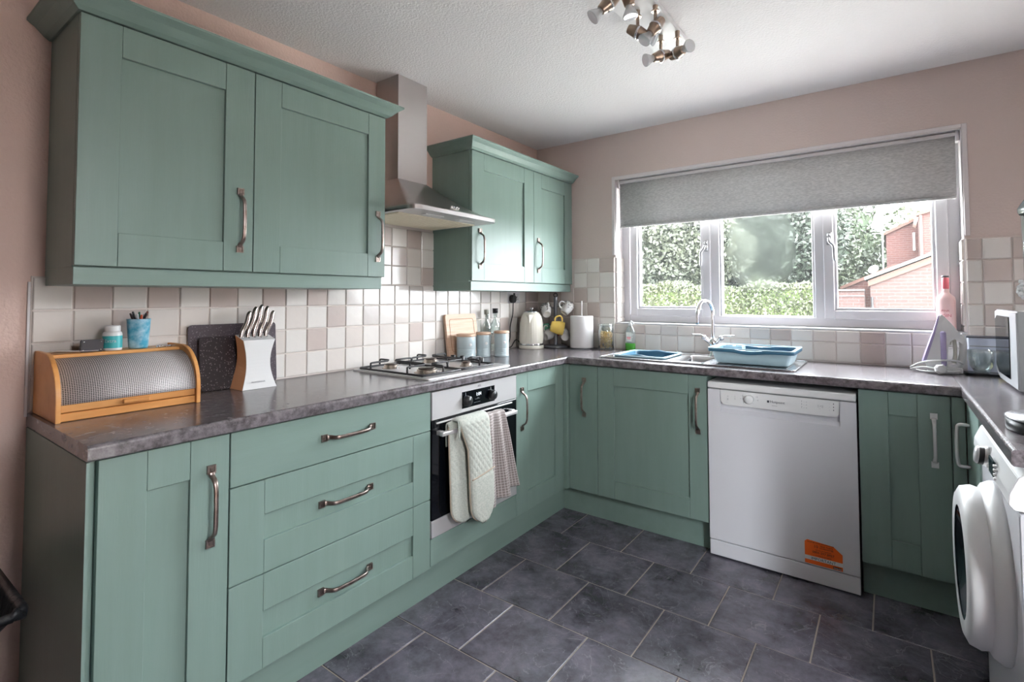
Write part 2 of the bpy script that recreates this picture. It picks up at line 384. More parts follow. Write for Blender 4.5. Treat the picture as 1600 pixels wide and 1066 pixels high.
# fine wallpaper seams above the wall cabinets
WX0, WX1, WZ0, WZ1 = .635, 2.423, 1.09, 2.062
bm = B()
bx(bm, -.0, WX0, 0, .26, -.12, H); bx(bm, WX1, W+.2, 0, .26, -.12, H)
bx(bm, WX0, WX1, 0, .26, -.12, WZ0-.012); bx(bm, WX0, WX1, 0, .26, WZ1, H)
wb = struct('wall_back', bm, BACKM)
bm = B()
bx(bm, W, W+.2, -2.2, 0, -.12, H); bx(bm, W, W+.2, -D, -2.79, -.12, H); bx(bm, W, W+.2, -2.79, -2.2, 2.1, H)
wr = struct('wall_right', bm, BACKM)
bm = B()
bx(bm, 0, W, -D-.2, -D, -.12, H)
struct('wall_rear', bm, DARKROOM)
# patio door frame added in the right wall to admit side light, unseen
pd = struct('added_door_1', (lambda b: (bx(b, W+.05, W+.11, -2.79, -2.75, 0, 2.1), bx(b, W+.05, W+.11, -2.25, -2.2, 0, 2.1), bx(b, W+.05, W+.11, -2.75, -2.25, 2.04, 2.1), bx(b, W+.05, W+.11, -2.75, -2.25, 0, .07), b)[-1])(B()), WHITEP)
# window reveal lining and sill
bm = B()
bx(bm, WX0, WX0+.004, .0, .13, WZ0, WZ1); bx(bm, WX1-.004, WX1, 0, .13, WZ0, WZ1); bx(bm, WX0, WX1, 0, .13, WZ1-.004, WZ1)
struct('trim_1', bm, WHITEW)
bm = B(); bx(bm, WX0-.002, WX1+.002, -.006, .13, WZ0-.012, WZ0, .003, 2); struct('trim_2', bm, WHITEP)
bm = B()   # bead framing the opening at the top and left
bx(bm, WX0-.02, WX0, -.006, 0, 1.545, WZ1+.02, .002); bx(bm, WX0, WX1, -.006, 0, WZ1, WZ1+.02, .002); bx(bm, WX1, WX1+.02, -.006, 0, 1.545, WZ1+.02, .002)
struct('trim_3', bm, WHITEW)
# skim line down the end of the left tiling
bm = B(); bx(bm, 0, .01, -2.83, -2.824, .9, 1.31); struct('trim_4', bm, WHITEW)

# --- floor tiles, each its own slab: running bond, .34 x .333
def tilemesh(name, w_, h_, t, m, bev=.003):
    b_ = B(); bx(b_, -w_/2, w_/2, -h_/2, h_/2, -t, 0)
    top = [f for f in b_.faces if f.normal.z > .5]
    bmesh.ops.inset_region(b_, faces=top, thickness=bev, depth=0)
    for f in b_.faces:
        if f.normal.z > .5 and f.calc_area() > w_*h_*.5:
            for v in f.verts: v.co.z += bev*.5
    me = bpy.data.meshes.new(name); b_.to_mesh(me); b_.free(); me.materials.append(m); return me
fcache = {}
for r in range(-1, 12):
    ytop = -(.487+.3325*r); ybot = ytop-.3325
    off = .69 if r % 2 == 0 else .86
    for k in range(-4, 8):
        x0 = off+.34*k-.001; x1 = x0+.34
        X0, X1 = max(x0, 0), min(x1, W); Y1, Y0 = min(ytop, 0), max(ybot, -D)
        if X1-X0 < .03 or Y1-Y0 < .03: continue
        key = (round(X1-X0, 3), round(Y1-Y0, 3))
        if key not in fcache: fcache[key] = tilemesh('floor_tile', key[0]-.0055, key[1]-.0055, .008, SLATE, .0025)
        o = bpy.data.objects.new('floor_tile', fcache[key]); COL.objects.link(o); o.parent = fl
        o.location = ((X0+X1)/2, (Y0+Y1)/2, -.0015+random.uniform(-.0004, .0004)); o.rotation_euler = (random.uniform(-.0012, .0012), random.uniform(-.0012, .0012), 0)

# --- wall tiles
tcache = {}
def walltile(code, w_, h_):
    k = (code, round(w_, 3), round(h_, 3))
    if k not in tcache:
        me = tilemesh('wall_tile', w_-.005, h_-.005, .009, TILES[code], .004); tcache[k] = me
    return tcache[k]
def put_tile(parent, code, c, w_, h_, face):
    o = bpy.data.objects.new('wall_tile', walltile(code, w_, h_)); COL.objects.link(o); o.parent = parent
    q = random.uniform
    base = {'x': Euler((PI/2, 0, PI/2)), 'y': Euler((PI/2, 0, 0)), '-x': Euler((PI/2, 0, -PI/2))}[face].to_matrix()
    j = Euler((q(-.006, .006), q(-.006, .006), q(-.004, .004))).to_matrix()
    o.rotation_euler = (base @ j).to_euler(); o.location = c
    return o
ROWZ = [.913, 1.017, 1.120, 1.222, 1.326, 1.43, 1.53, 1.636]
rowD = 'CWCWCWCWCWCWWWCWCWCWCWCWCWCW'
rowC = 'CTWCWCWCWTWCWCWTWCWCWMWTWTCW'
rowB = 'CCTCCWCWCWTWMWCWMWCCMWMWCCTC'
rowA = 'WTWTWTWTWTWMWMWMWMWMWMWMTWTM'
d = 2.821; i = 0
edges = [2.821, 2.722, 2.62, 2.518, 2.415, 2.312, 2.207, 2.104, 2.002, 1.9]
while edges[-1] > .09: edges.append(edges[-1]-.1017)
edges[-1] = 0.0
for i in range(len(edges)-1):
    a, b_ = edges[i], edges[i+1]
    for zi, row in enumerate((rowD, rowC, rowB, rowA)):
        put_tile(wl, row[i % 28], (.0115, -(a+b_)/2, (ROWZ[zi]+ROWZ[zi+1])/2), a-b_, ROWZ[zi+1]-ROWZ[zi], 'x')
ed2 = [1.735, 1.6285, 1.5215, 1.4145, 1.3075, 1.2005, 1.1]
hoodrows = ['TMWCWT', 'WCWTCW', 'CWTCTW']   # from low to high
for i in range(6):
    for k in range(3):
        a, b_ = ed2[i], ed2[i+1]
        put_tile(wl, hoodrows[k][i], (.0115, -(a+b_)/2, (ROWZ[4+k]+ROWZ[5+k])/2), a-b_, .104, 'x')
bm = B(); bx(bm, 0, .0075, -2.823, 0, .905, 1.328); bx(bm, 0, .0075, -1.745, -1.095, 1.328, 1.648); obj('tile_grout', bm, GROUT, wl)
# back wall
xe = [0.0, .113, .2165, .32, .425, .52, .634]
bk = ['CWTWCW', 'TCWCTC', 'CWCTWC', 'CTWTMW', 'TCTWCW', 'CWTCWC', 'TCTCWT']
bk = ['WCWCWC', 'CTCWCW', 'TCTCTW', 'CTCTWC', 'WCWWCW', 'CWCCWT']
for k in range(6):
    for i in range(6):
        if i < 3 and k > 3: continue
        a, b_ = xe[i], xe[i+1]
        put_tile(wb, bk[k][i], ((a+b_)/2, -.0115, (ROWZ[k]+ROWZ[k+1])/2), b_-a, ROWZ[k+1]-ROWZ[k], 'y')
n = 17; xs = [.634+(2.423-.634)*i/n for i in range(n+1)]
ua = 'MTCMCTWCMTWCWTWCW'; ub = 'WCWCWCWCWCWCWTWCW'
for i in range(n):
    a, b_ = xs[i], xs[i+1]
    put_tile(wb, ub[i], ((a+b_)/2, -.0115, (ROWZ[0]+ROWZ[1])/2), b_-a, .104, 'y')
    put_tile(wb, ua[i], ((a+b_)/2, -.0115, (ROWZ[1]+1.08)/2), b_-a, 1.08-ROWZ[1], 'y')
xr = [2.423, 2.48, 2.581, 2.684, 2.787, 2.89, 2.94]
br = ['CWTWCW', 'WTWTWT', 'CWTWCW', 'WTTWTW', 'TWTWTW', 'WTWCWT']; br = ['WCWTWC', 'CWCWTW', 'WTWCWC', 'CWTWTW', 'WTCWTW', 'TWTWTC']
for k in range(6):
    for i in range(6):
        a, b_ = xr[i], xr[i+1]
        put_tile(wb, br[k][i], ((a+b_)/2, -.0115, (ROWZ[k]+ROWZ[k+1])/2), b_-a, ROWZ[k+1]-ROWZ[k], 'y')
for k, (c1, c2) in enumerate([('W', 'C'), ('C', 'W'), ('W', 'C'), ('C', 'W'), ('W', 'C')]):
    z0, z1 = [1.09, 1.12, 1.222, 1.326, 1.43, 1.53][k:k+2]
    for (xx, fc, c) in ((WX0+.0125, 'x', c1), (WX1-.0125, '-x', c2)):
        put_tile(wb, c, (xx, .034, (z0+z1)/2), .07, z1-z0, fc)
        put_tile(wb, 'C' if c == 'W' else 'M', (xx, .0995, (z0+z1)/2), .06, z1-z0, fc)
bm = B(); bx(bm, 0, .634, -.0075, 0, .905, 1.533); bx(bm, .634, 2.423, -.0075, 0, .905, 1.079); bx(bm, 2.423, W, -.0075, 0, .905, 1.533)
bx(bm, WX0+.004, WX0+.0085, 0, .13, WZ0, 1.53); bx(bm, WX1-.0085, WX1-.004, 0, .13, WZ0, 1.53)
obj('tile_grout', bm, GROUT, wb)

# ------------------------------------------------------------------ window
YF = .10
wn = bpy.data.objects.new('window_1', None); COL.objects.link(wn); wn['kind'] = 'structure'
def frame_rect(bm, x0, x1, z0, z1, wd, y0, y1, bev=.004):
    bx(bm, x0, x0+wd, y0, y1, z0, z1, bev, 2); bx(bm, x1-wd, x1, y0, y1, z0, z1, bev, 2)
    bx(bm, x0+wd-.002, x1-wd+.002, y0+.0005, y1, z0, z0+wd, bev, 2); bx(bm, x0+wd-.002, x1-wd+.002, y0+.0005, y1, z1-wd, z1, bev, 2)
bm = B(); frame_rect(bm, WX0, WX1, WZ0, WZ1, .052, YF+.012, YF+.08)
bx(bm, WX0+.05, WX1-.05, YF+.013, YF+.08, 1.125, 1.137, .003)
bx(bm, 1.218, 1.283, YF+.012, YF+.08, 1.137, 2.01, .004, 2); bx(bm, 1.794, 1.85, YF+.012, YF+.08, 1.137, 2.01, .004, 2)
obj('window_frame', bm, WHITEP, wn)
for (x0, x1) in ((.700, 1.232), (1.838, 2.372)):
    bm = B(); frame_rect(bm, x0, x1, 1.134, 2.015, .05, YF, YF+.07, .006)
    frame_rect(bm, x0+.048, x1-.048, 1.182, 1.967, .016, YF+.012, YF+.05, .004)
    obj('casement', bm, WHITEP, wn)
bm = B(); frame_rect(bm, 1.283, 1.794, 1.137, 2.01, .012, YF+.02, YF+.07, .004); obj('glazing_bead', bm, WHITEP, wn)
def glassmat(name, mist=False):
    m = bpy.data.materials.new(name); m.use_nodes = True; n, l = nodes(m); n.remove(n['Principled BSDF']); out = n['Material Output']
    tr = n.new('ShaderNodeBsdfTransparent'); tr.inputs[0].default_value = (.97, .98, .975, 1)
    gl = n.new('ShaderNodeBsdfGlossy'); gl.inputs['Roughness'].default_value = .01
    mx = n.new('ShaderNodeMixShader'); mx.inputs[0].default_value = .05; l.new(tr.outputs[0], mx.inputs[1]); l.new(gl.outputs[0], mx.inputs[2])
    # translucent mix lays a faint washed-out daylight haze over the view
    tl = n.new('ShaderNodeBsdfTranslucent'); tl.inputs[0].default_value = (.9, .93, .9, 1)
    m2 = n.new('ShaderNodeMixShader'); m2.inputs[0].default_value = .006; l.new(mx.outputs[0], m2.inputs[1]); l.new(tl.outputs[0], m2.inputs[2])
    last = m2
    if mist:
        g = n.new('ShaderNodeNewGeometry'); s = n.new('ShaderNodeSeparateXYZ'); l.new(g.outputs['Position'], s.inputs[0])
        nz = n.new('ShaderNodeTexNoise'); nz.inputs['Scale'].default_value = 7; nz.inputs['Detail'].default_value = 6; l.new(g.outputs['Position'], nz.inputs['Vector'])
        def mth(op, a, b_):
            q = n.new('ShaderNodeMath'); q.operation = op
            for i_, v_ in enumerate((a, b_)):
                if isinstance(v_, (int, float)): q.inputs[i_].default_value = v_
                else: l.new(v_, q.inputs[i_])
            return q.outputs[0]
        dx = mth('POWER', mth('ABSOLUTE', mth('DIVIDE', mth('SUBTRACT', s.outputs['X'], 1.51), .2), 0), 3.0)
        dz = mth('POWER', mth('ABSOLUTE', mth('DIVIDE', mth('SUBTRACT', s.outputs['Z'], 1.56), .26), 0), 3.0)
        rr = mth('SUBTRACT', mth('ADD', mth('ADD', dx, dz), mth('MULTIPLY', nz.outputs['Fac'], .9)), .45)
        mr = n.new('ShaderNodeMapRange'); l.new(rr, mr.inputs[0]); mr.inputs[1].default_value = .1; mr.inputs[2].default_value = 1.1; mr.inputs[3].default_value = .85; mr.inputs[4].default_value = 0
        rf = n.new('ShaderNodeBsdfRefraction'); rf.inputs['Roughness'].default_value = .55; rf.inputs['IOR'].default_value = 1.05; rf.inputs[0].default_value = (.96, .97, .96, 1)
        t2 = n.new('ShaderNodeBsdfTranslucent'); t2.inputs[0].default_value = (.82, .88, .84, 1)
        m3 = n.new('ShaderNodeMixShader'); m3.inputs[0].default_value = .012; l.new(rf.outputs[0], m3.inputs[1]); l.new(t2.outputs[0], m3.inputs[2])
        m4 = n.new('ShaderNodeMixShader'); l.new(mr.outputs[0], m4.inputs[0]); l.new(m2.outputs[0], m4.inputs[1]); l.new(m3.outputs[0], m4.inputs[2]); last = m4
    l.new(last.outputs[0], out.inputs['Surface'])
    return m
PANE = glassmat('window_glass'); MIST = glassmat('misted_window_glass', True)
for (x0, x1, z0, z1, m, lb) in ((.762, 1.17, 1.196, 1.953, PANE, None), (1.29, 1.788, 1.145, 2.0, MIST, 'middle pane clouded by condensation'), (1.9, 2.31, 1.196, 1.953, PANE, None)):
    b_ = B(); vs = [b_.verts.new(p) for p in ((x0, YF+.045, z0), (x1, YF+.045, z0), (x1, YF+.045, z1), (x0, YF+.045, z1))]; b_.faces.new(vs)
    obj('pane', b_, m, wn, label=lb)
WHM = mat('satin_grey_metal', (148, 148, 150), .3, .5)
def whandle(x, s):
    b_ = B(); bx(b_, x-.013, x+.013, YF-.012, YF, 1.545, 1.615, .005, 2)
    cyl(b_, (x, YF-.012, 1.575), (x, YF-.035, 1.575), .011)
    tube(b_, bez([(x, YF-.034, 1.58), (x+s*.004, YF-.045, 1.56), (x+s*.022, YF-.04, 1.535), (x+s*.024, YF-.036, 1.49), (x+s*.026, YF-.034, 1.455)]), .0075, 10)
    lathe(b_, [(0, 0), (.008, .001), (.009, .006), (0, .01)], (x, YF-.012, 1.60), 12, (0, -1, 0))
    return obj('window_handle', b_, WHM, wn, label='satin metal window handle')
whandle(1.208, -1); whandle(1.868, 1)

# ------------------------------------------------------------------ roller blind
bl = thing('roller_blind', 'plain grey fabric roller blind half lowered over the top of the window', 'blind', (1.53, .03, 2.04))
bm = B(); sheet(bm, 6, 4, lambda u, v: (.660+u*1.742, .032, 2.032-v*.292), .0012); obj('blind_fabric', bm, BLIND, bl)
bm = B(); bx(bm, .660, 2.402, .026, .038, 1.731, 1.745, .003, 2); obj('bottom_bar', bm, BLIND, bl)
bm = B(); cyl(bm, (.66, .052, 2.036), (2.402, .052, 2.036), .02); obj('roller_tube', bm, BLIND, bl)
bm = B(); bx(bm, .645, .658, .02, .075, 2.008, 2.058, .002); bx(bm, 2.404, 2.417, .02, .075, 2.008, 2.058, .002); bx(bm, .658, 2.404, .022, .034, 2.034, 2.052, .002); obj('bracket_rail', bm, WHITEW, bl)

# ------------------------------------------------------------------ cabinet builders
def handle(L, c, face, orient, parent, m=PEWTER, dark=False):
    """bow handle with square rosettes; c = centre on the door face. face 'x' (+x), 'y' (-y), '-x'. orient 'v' or 'h'"""
    b_ = B(); h = L/2
    # local frame: a along the handle, b across, n out
    def pt(a, b, n_):
        A = Vector((0, 0, 1)) if orient == 'v' else ({'x': Vector((0, 1, 0)), 'y': Vector((1, 0, 0)), '-x': Vector((0, 1, 0))}[face])
        N = {'x': Vector((1, 0, 0)), 'y': Vector((0, -1, 0)), '-x': Vector((-1, 0, 0))}[face]
        Bv = A.cross(N)
        return Vector(c)+A*a+Bv*b+N*n_
    for s in (-1, 1):
        def ring(a0, a1, b0, b1, n0, n1):
            vs = []
            for nn in (n0, n1):
                for (a, b) in ((a0, b0), (a1, b0), (a1, b1), (a0, b1)): vs.append(b_.verts.new(pt(a, b, nn)))
            for q in ((3, 2, 1, 0), (4, 5, 6, 7), (0, 1, 5, 4), (1, 2, 6, 5), (2, 3, 7, 6), (3, 0, 4, 7)): b_.faces.new([vs[t] for t in q])
        w_ = .0115; ce = s*h
        ring(ce-w_, ce+w_, -w_, w_, 0, .004)
        ring(ce-w_, ce+w_, -w_, -w_+.004, .004, .007); ring(ce-w_, ce+w_, w_-.004, w_, .004, .007)
        ring(ce-w_, ce-w_+.004, -w_+.004, w_-.004, .004, .007); ring(ce+w_-.004, ce+w_, -w_+.004, w_-.004, .004, .007)
        ring(ce-.004, ce+.004, -.004, .004, .004, .0065)
    prof = [(-h+.008, .004), (-h+.018, .009), (-h+.026, .022), (-h+.038, .031), (-h*.35, .035), (h*.35, .035), (h-.038, .031), (h-.026, .022), (h-.018, .009), (h-.008, .004)]
    pts = bez([pt(a, 0, nn) for a, nn in prof], 4)
    # flat strap: build as boxes swept
    rings = []
    Nn = pt(0, 0, 1)-pt(0, 0, 0); Bn = pt(0, 1, 0)-pt(0, 0, 0)
    for i_, p in enumerate(pts):
        t = (pts[min(i_+1, len(pts)-1)]-pts[max(i_-1, 0)]).normalized(); u = t.cross(Bn).normalized()
        k = i_/(len(pts)-1); bw = .0058+.0026*abs(2*k-1)**2
        ring_ = []
        for (aa, bb) in ((-1, -.6), (-.6, -1), (.6, -1), (1, -.6), (1, .6), (.6, 1), (-.6, 1), (-1, .6)):
            ring_.append(b_.verts.new(p+Bn*aa*bw+u*bb*.0038))
        rings.append(ring_)
    for r0, r1 in zip(rings[:-1], rings[1:]):
        for q in range(8): f = b_.faces.new((r0[q], r0[(q+1) % 8], r1[(q+1) % 8], r1[q])); f.smooth = True
    b_.faces.new(rings[0][::-1]); b_.faces.new(rings[-1])
    return obj('handle', b_, m, parent, recalc=True)
def boxf(b_, face, f0, a0, a1, z0, z1, n0, n1, bev=0.0):
    """box on a facing plane: f0 plane coordinate, a along the wall, n0..n1 outward from the plane"""
    if face == 'x': bx(b_, f0+n0, f0+n1, a0, a1, z0, z1, bev)
    elif face == 'y': bx(b_, a0, a1, f0-n1, f0-n0, z0, z1, bev)
    else: bx(b_, f0-n1, f0-n0, a0, a1, z0, z1, bev)
def shaker(name, face, f0, a0, a1, z0, z1, parent, pa0=None, pa1=None, pz0=None, pz1=None, rail=.1, th=.02, label=None):
    """door/drawer front whose outer face is at plane f0 (outward +). recessed panel."""
    a0, a1 = min(a0, a1), max(a0, a1)
    pa0 = a0+.1 if pa0 is None else pa0; pa1 = a1-.1 if pa1 is None else pa1
    pz0 = z0+rail if pz0 is None else pz0; pz1 = z1-rail if pz1 is None else pz1
    b_ = B(); g = .0004; bv = .0012
    boxf(b_, face, f0, a0, pa0-g, z0, z1, -th, 0, bv); boxf(b_, face, f0, pa1+g, a1, z0, z1, -th, 0, bv)
    boxf(b_, face, f0, pa0+g, pa1-g, pz1, z1, -th, -.0004, bv); boxf(b_, face, f0, pa0+g, pa1-g, z0, pz0, -th, -.0004, bv)
    o = obj(name, b_, GREEN, parent, label=label)
    b_ = B(); boxf(b_, face, f0, pa0-.004, pa1+.004, pz0-.004, pz1+.004, -th+.002, -.011)
    obj('panel', b_, GREEN, o)
    return o
def slab(name, face, f0, a0, a1, z0, z1, parent, m=None, label=None):
    b_ = B(); boxf(b_, face, f0, a0, a1, z0, z1, -.02, 0, .0015)
    return obj(name, b_, m or GREEN, parent, label=label)

# ------------------------------------------------------------------ base cabinets, left run (face +x at .578)
FXP = .578; CX = .556
ZD0, ZD1 = .146, .866
c1 = thing('base_cabinet', 'narrow sage green base cabinet under the wooden bread bin, exposed end panel', 'cabinet', (.3, -2.645, .15))
bm = B(); bx(bm, .002, CX, -2.797, -2.490, .15, .868); obj('carcass', bm, GREEN, c1)
bm = B(); bx(bm, .002, .588, -2.823, -2.816, .0, .868); bx(bm, .002, .556, -2.816, -2.798, .0, .868); obj('end_panel', bm, GREEN, c1)
dd = shaker('door', 'x', FXP, -2.797, -2.4915, ZD0, ZD1, c1, pa0=-2.695, pa1=-2.594, pz0=.223, pz1=.762)
handle(.205, (FXP, -2.541, .675), 'x', 'v', dd)
c2 = thing('base_cabinet', 'wide sage green three drawer base cabinet left of the oven', 'cabinet', (.3, -2.085, .15))
bm = B(); bx(bm, .002, CX, -2.489, -1.683, .15, .868); obj('carcass', bm, GREEN, c2)
d1 = slab('drawer', 'x', FXP, -2.4875, -1.6835, .7065, ZD1, c2, GREENH); handle(.2, (FXP, -2.083, .785), 'x', 'h', d1)
d2 = shaker('drawer', 'x', FXP, -2.4875, -1.6835, .4235, .703, c2, pa0=-2.385, pa1=-1.778, pz0=.521, pz1=.600); handle(.2, (FXP-.011, -2.083, .562), 'x', 'h', d2)
d3 = shaker('drawer', 'x', FXP, -2.4875, -1.6835, ZD0-.006, .420, c2, pa0=-2.385, pa1=-1.778, pz0=.230, pz1=.310); handle(.2, (FXP-.011, -2.083, .272), 'x', 'h', d3)
c3 = thing('oven_housing', 'sage green housing around the built-in oven with plain lower panel', 'cabinet', (.3, -1.38, .15))
bm = B(); bx(bm, .002, CX, -1.681, -1.664, .15, .868); bx(bm, .002, CX, -1.093, -1.076, .15, .868); bx(bm, .002, CX, -1.664, -1.093, .15, .25); bx(bm, .002, .02, -1.664, -1.093, .25, .868); obj('carcass', bm, GREEN, c3)
slab('lower_panel', 'x', FXP, -1.6805, -1.0755, ZD0, .256, c3, GREENH)
c4 = thing('base_cabinet', 'sage green base cabinet between the oven and the inner corner', 'cabinet', (.3, -.85, .15))
bm = B(); bx(bm, .002, CX, -1.075, -.62, .15, .868); obj('carcass', bm, GREEN, c4)
dd = shaker('door', 'x', FXP, -1.073, -.606, ZD0, ZD1, c4, pa0=-.973, pa1=-.692, pz0=.244, pz1=.764); handle(.2, (FXP, -1.026, .68), 'x', 'v', dd)
cp = tag(obj('corner_post', (lambda b: (bx(b, .558, .602, -.603, -.560, .15, .868, .001), b)[-1])(B()), GREEN, loc=(.58, -.58, .15)), 'sage green square corner post between the two runs of base cabinets', 'post')
# back run (face -y at -.578)
c5 = thing('base_cabinet', 'slim sage green base cabinet with plain door in the inner corner', 'cabinet', (.69, -.3, .15))
bm = B(); bx(bm, .604, .784, -.556, -.012, .15, .868); obj('carcass', bm, GREEN, c5)
dd = slab('door', 'y', -.578, .604, .7835, ZD0, ZD1, c5); handle(.2, (.702, -.578, .685), 'y', 'v', dd)
c6 = thing('base_cabinet', 'sage green base cabinet below the sink left of the dishwasher', 'cabinet', (1.09, -.3, .15))
bm = B(); bx(bm, .786, .80, -.556, -.012, .15, .868); bx(bm, 1.372, 1.388, -.556, -.012, .15, .868); bx(bm, .80, 1.372, -.556, -.012, .15, .166); bx(bm, .80, 1.372, -.03, -.012, .166, .72); obj('carcass', bm, GREEN, c6)
dd = shaker('door', 'y', -.578, .787, 1.3885, ZD0, ZD1, c6, pa0=.886, pa1=1.297, pz0=.244, pz1=.767); handle(.205, (1.343, -.578, .688), 'y', 'v', dd)
c7 = thing('base_cabinet', 'sage green base cabinet right of the dishwasher', 'cabinet', (2.17, -.3, .15))
bm = B(); bx(bm, 2.012, 2.33, -.556, -.012, .15, .868); obj('carcass', bm, GREEN, c7)
dd = shaker('door', 'y', -.578, 2.012, 2.3105, ZD0, ZD1, c7, pa0=2.114, pa1=2.208, pz0=.262, pz1=.772); handle(.19, (2.259, -.578, .69), 'y', 'v', dd, STEELW)
bm = B(); bx(bm, 2.313, 2.352, -.598, -.560, .15, .868, .001); obj('filler_post', bm, GREEN, c7)
c8 = thing('base_cabinet', 'sage green base cabinet in the right corner beside the washing machine', 'cabinet', (2.6, -.75, .15))
bm = B(); bx(bm, 2.375, W-.002, -.93, -.60, .15, .868); obj('carcass', bm, GREEN, c8)
dd = slab('door', '-x', 2.355, -.928, -.602, ZD0, ZD1, c8)
b_ = B(); tube(b_, bez([(2.355, -.70, .635), (2.325, -.70, .635), (2.318, -.70, .655), (2.316, -.70, .71), (2.318, -.70, .765), (2.325, -.70, .785), (2.355, -.70, .785)], 5), .006, 10); obj('handle', b_, STEELW, dd, label='thin satin metal bow handle')
# plinths
def plinth(a, lab):
    b_ = B(); bx(b_, *a, .001); return tag(obj('plinth_board', b_, GREENH, loc=((a[0]+a[1])/2, (a[2]+a[3])/2, a[4])), lab, 'plinth')
plinth((.516, .533, -2.798, -.512, 0, .145), 'long sage green plinth board under the left run of cabinets')
plinth((.536, 1.385, -.528, -.511, 0, .145), 'sage green plinth board under the sink cabinets')
plinth((2.012, 2.40, -.528, -.511, 0, .145), 'short sage green plinth board right of the dishwasher')

# ------------------------------------------------------------------ worktop (three joined runs)
wt = thing('worktop', 'mottled grey laminate worktop with rounded front edge running round three sides', 'worktop', (.3, -1.4, .872))
def edgeprof(x_front, x_back, sgn):
    z0, z1 = .872, .910; r = .010; pts = [(x_back, z0), (x_front-sgn*.004, z0), (x_front, z0+.004), (x_front, z1-r)]
    for k in range(1, 5):
        a = PI/2*k/4; pts.append((x_front-sgn*r*(1-math.cos(a)), z1-r+r*math.sin(a)))
    pts.append((x_back, z1)); return pts
bm = B(); prism(bm, edgeprof(.60, .002, 1), -2.824, -.001, 'y')
for f in bm.faces: f.smooth = False
obj('worktop_run', bm, LAM, wt, recalc=True)
bm = B()
P = edgeprof(-.60, -.46, -1)
prism(bm, P, .60, 2.342, 'x')
bx(bm, .60, .8, -.46, -.002, .872, .910); bx(bm, .8, 1.345, -.10, -.002, .872, .910); bx(bm, 1.345, 2.342, -.46, -.002, .872, .910); bx(bm, 1.14, 1.165, -.46, -.1, .872, .910)
obj('worktop_run', bm, LAM, wt, recalc=True)
bm = B(); prism(bm, edgeprof(2.342, W-.002, -1), -1.59, -.001, 'y'); obj('worktop_run', bm, LAM, wt, recalc=True)

# ------------------------------------------------------------------ wall cabinets
def wallcab(lab, d0, d1, split, pans, hs, gap0=0):
    """d0 near end, d1 far end"""
    t = thing('wall_cabinet', lab, 'cabinet', (.15, -(d0+d1)/2, 1.302))
    XF = .306
    bm = B(); bx(bm, .002, .284, -d0, -d1, 1.348, 2.072); obj('carcass', bm, GREEN, t)
    for (a, b, (p0, p1), hd) in ((d0, split+.0015, pans[0], hs[0]), (split-.0015, d1, pans[1], hs[1])):
        dr = shaker('door', 'x', XF, -a, -b, 1.352, 2.070, t, pa0=-p0, pa1=-p1, pz0=1.451, pz1=1.976)
        handle(.202, (XF, -hd, 1.530), 'x', 'v', dr)
    bm = B(); bx(bm, .002, .298, -d0, -(d1+.012), 1.298, 1.3475, .001); obj('pelmet', bm, GREENH, t)
    # coved cornice: front strip and return, swept profile
    def prof(o): return [(o*0, 2.0735), (o*.0+.004, 2.0735), (.018, 2.082), (.043, 2.106), (.056, 2.116), (.060, 2.120), (.060, 2.128), (0, 2.128)]
    b_ = B(); pr = [(0, 2.0735), (.006, 2.0735), (.020, 2.083), (.040, 2.104), (.054, 2.114), (.060, 2.119), (.060, 2.127), (0, 2.127)]
    ring0 = [b_.verts.new((0.002, -(d0+p), z)) for p, z in pr]
    ring1 = [b_.verts.new((XF-.002+p, -(d0+p), z)) for p, z in pr]
    far = gap0
    ring2 = [b_.verts.new((XF-.002+p, -(d1-(p if far else 0)), z)) for p, z in pr]
    rings = [ring0, ring1, ring2]
    if far: rings.append([b_.verts.new((0.002, -(d1-p), z)) for p, z in pr])
    for r0, r1 in zip(rings[:-1], rings[1:]):
        for q in range(8): b_.faces.new((r0[q], r0[(q+1) % 8], r1[(q+1) % 8], r1[q]))
    b_.faces.new(rings[0]); b_.faces.new(rings[-1][::-1])
    # top board
    bx(b_, .002, XF, -d0, -d1, 2.0735, 2.085)
    obj('cornice', b_, GREENH, t, recalc=True)
    return t
wallcab('large sage green double wall cabinet above the bread bin, its near end panel showing', 2.791, 1.704, 2.2955, ((2.692, 2.396), (2.195, 1.796)), (2.343, 1.745), True)
wallcab('smaller sage green double wall cabinet beside the window, right of the cooker hood', 1.106, .012, .501, ((1.000, .606), (.408, .111)), (1.039, .452), False)

# ------------------------------------------------------------------ cooker hood
hd = thing('cooker_hood', 'stainless steel chimney cooker hood between the two wall cabinets', 'hood', (.2, -1.41, 1.648))
hx, h0, h1 = .49, -1.695, -1.105
cx1, c0, c1_ = .18, -1.52, -1.322
bm = B(); bx(bm, .012, cx1, c0, c1_, 1.83, H-.001, .0015); bx(bm, .012, cx1+.004, c0-.004, c1_+.004, 1.80, 1.842, .001)
o = obj('chimney', bm, STEEL, hd)
bm = B(); bx(bm, .012, .014, c0+.01, c1_-.01, 1.85, H-.002); bm.free()
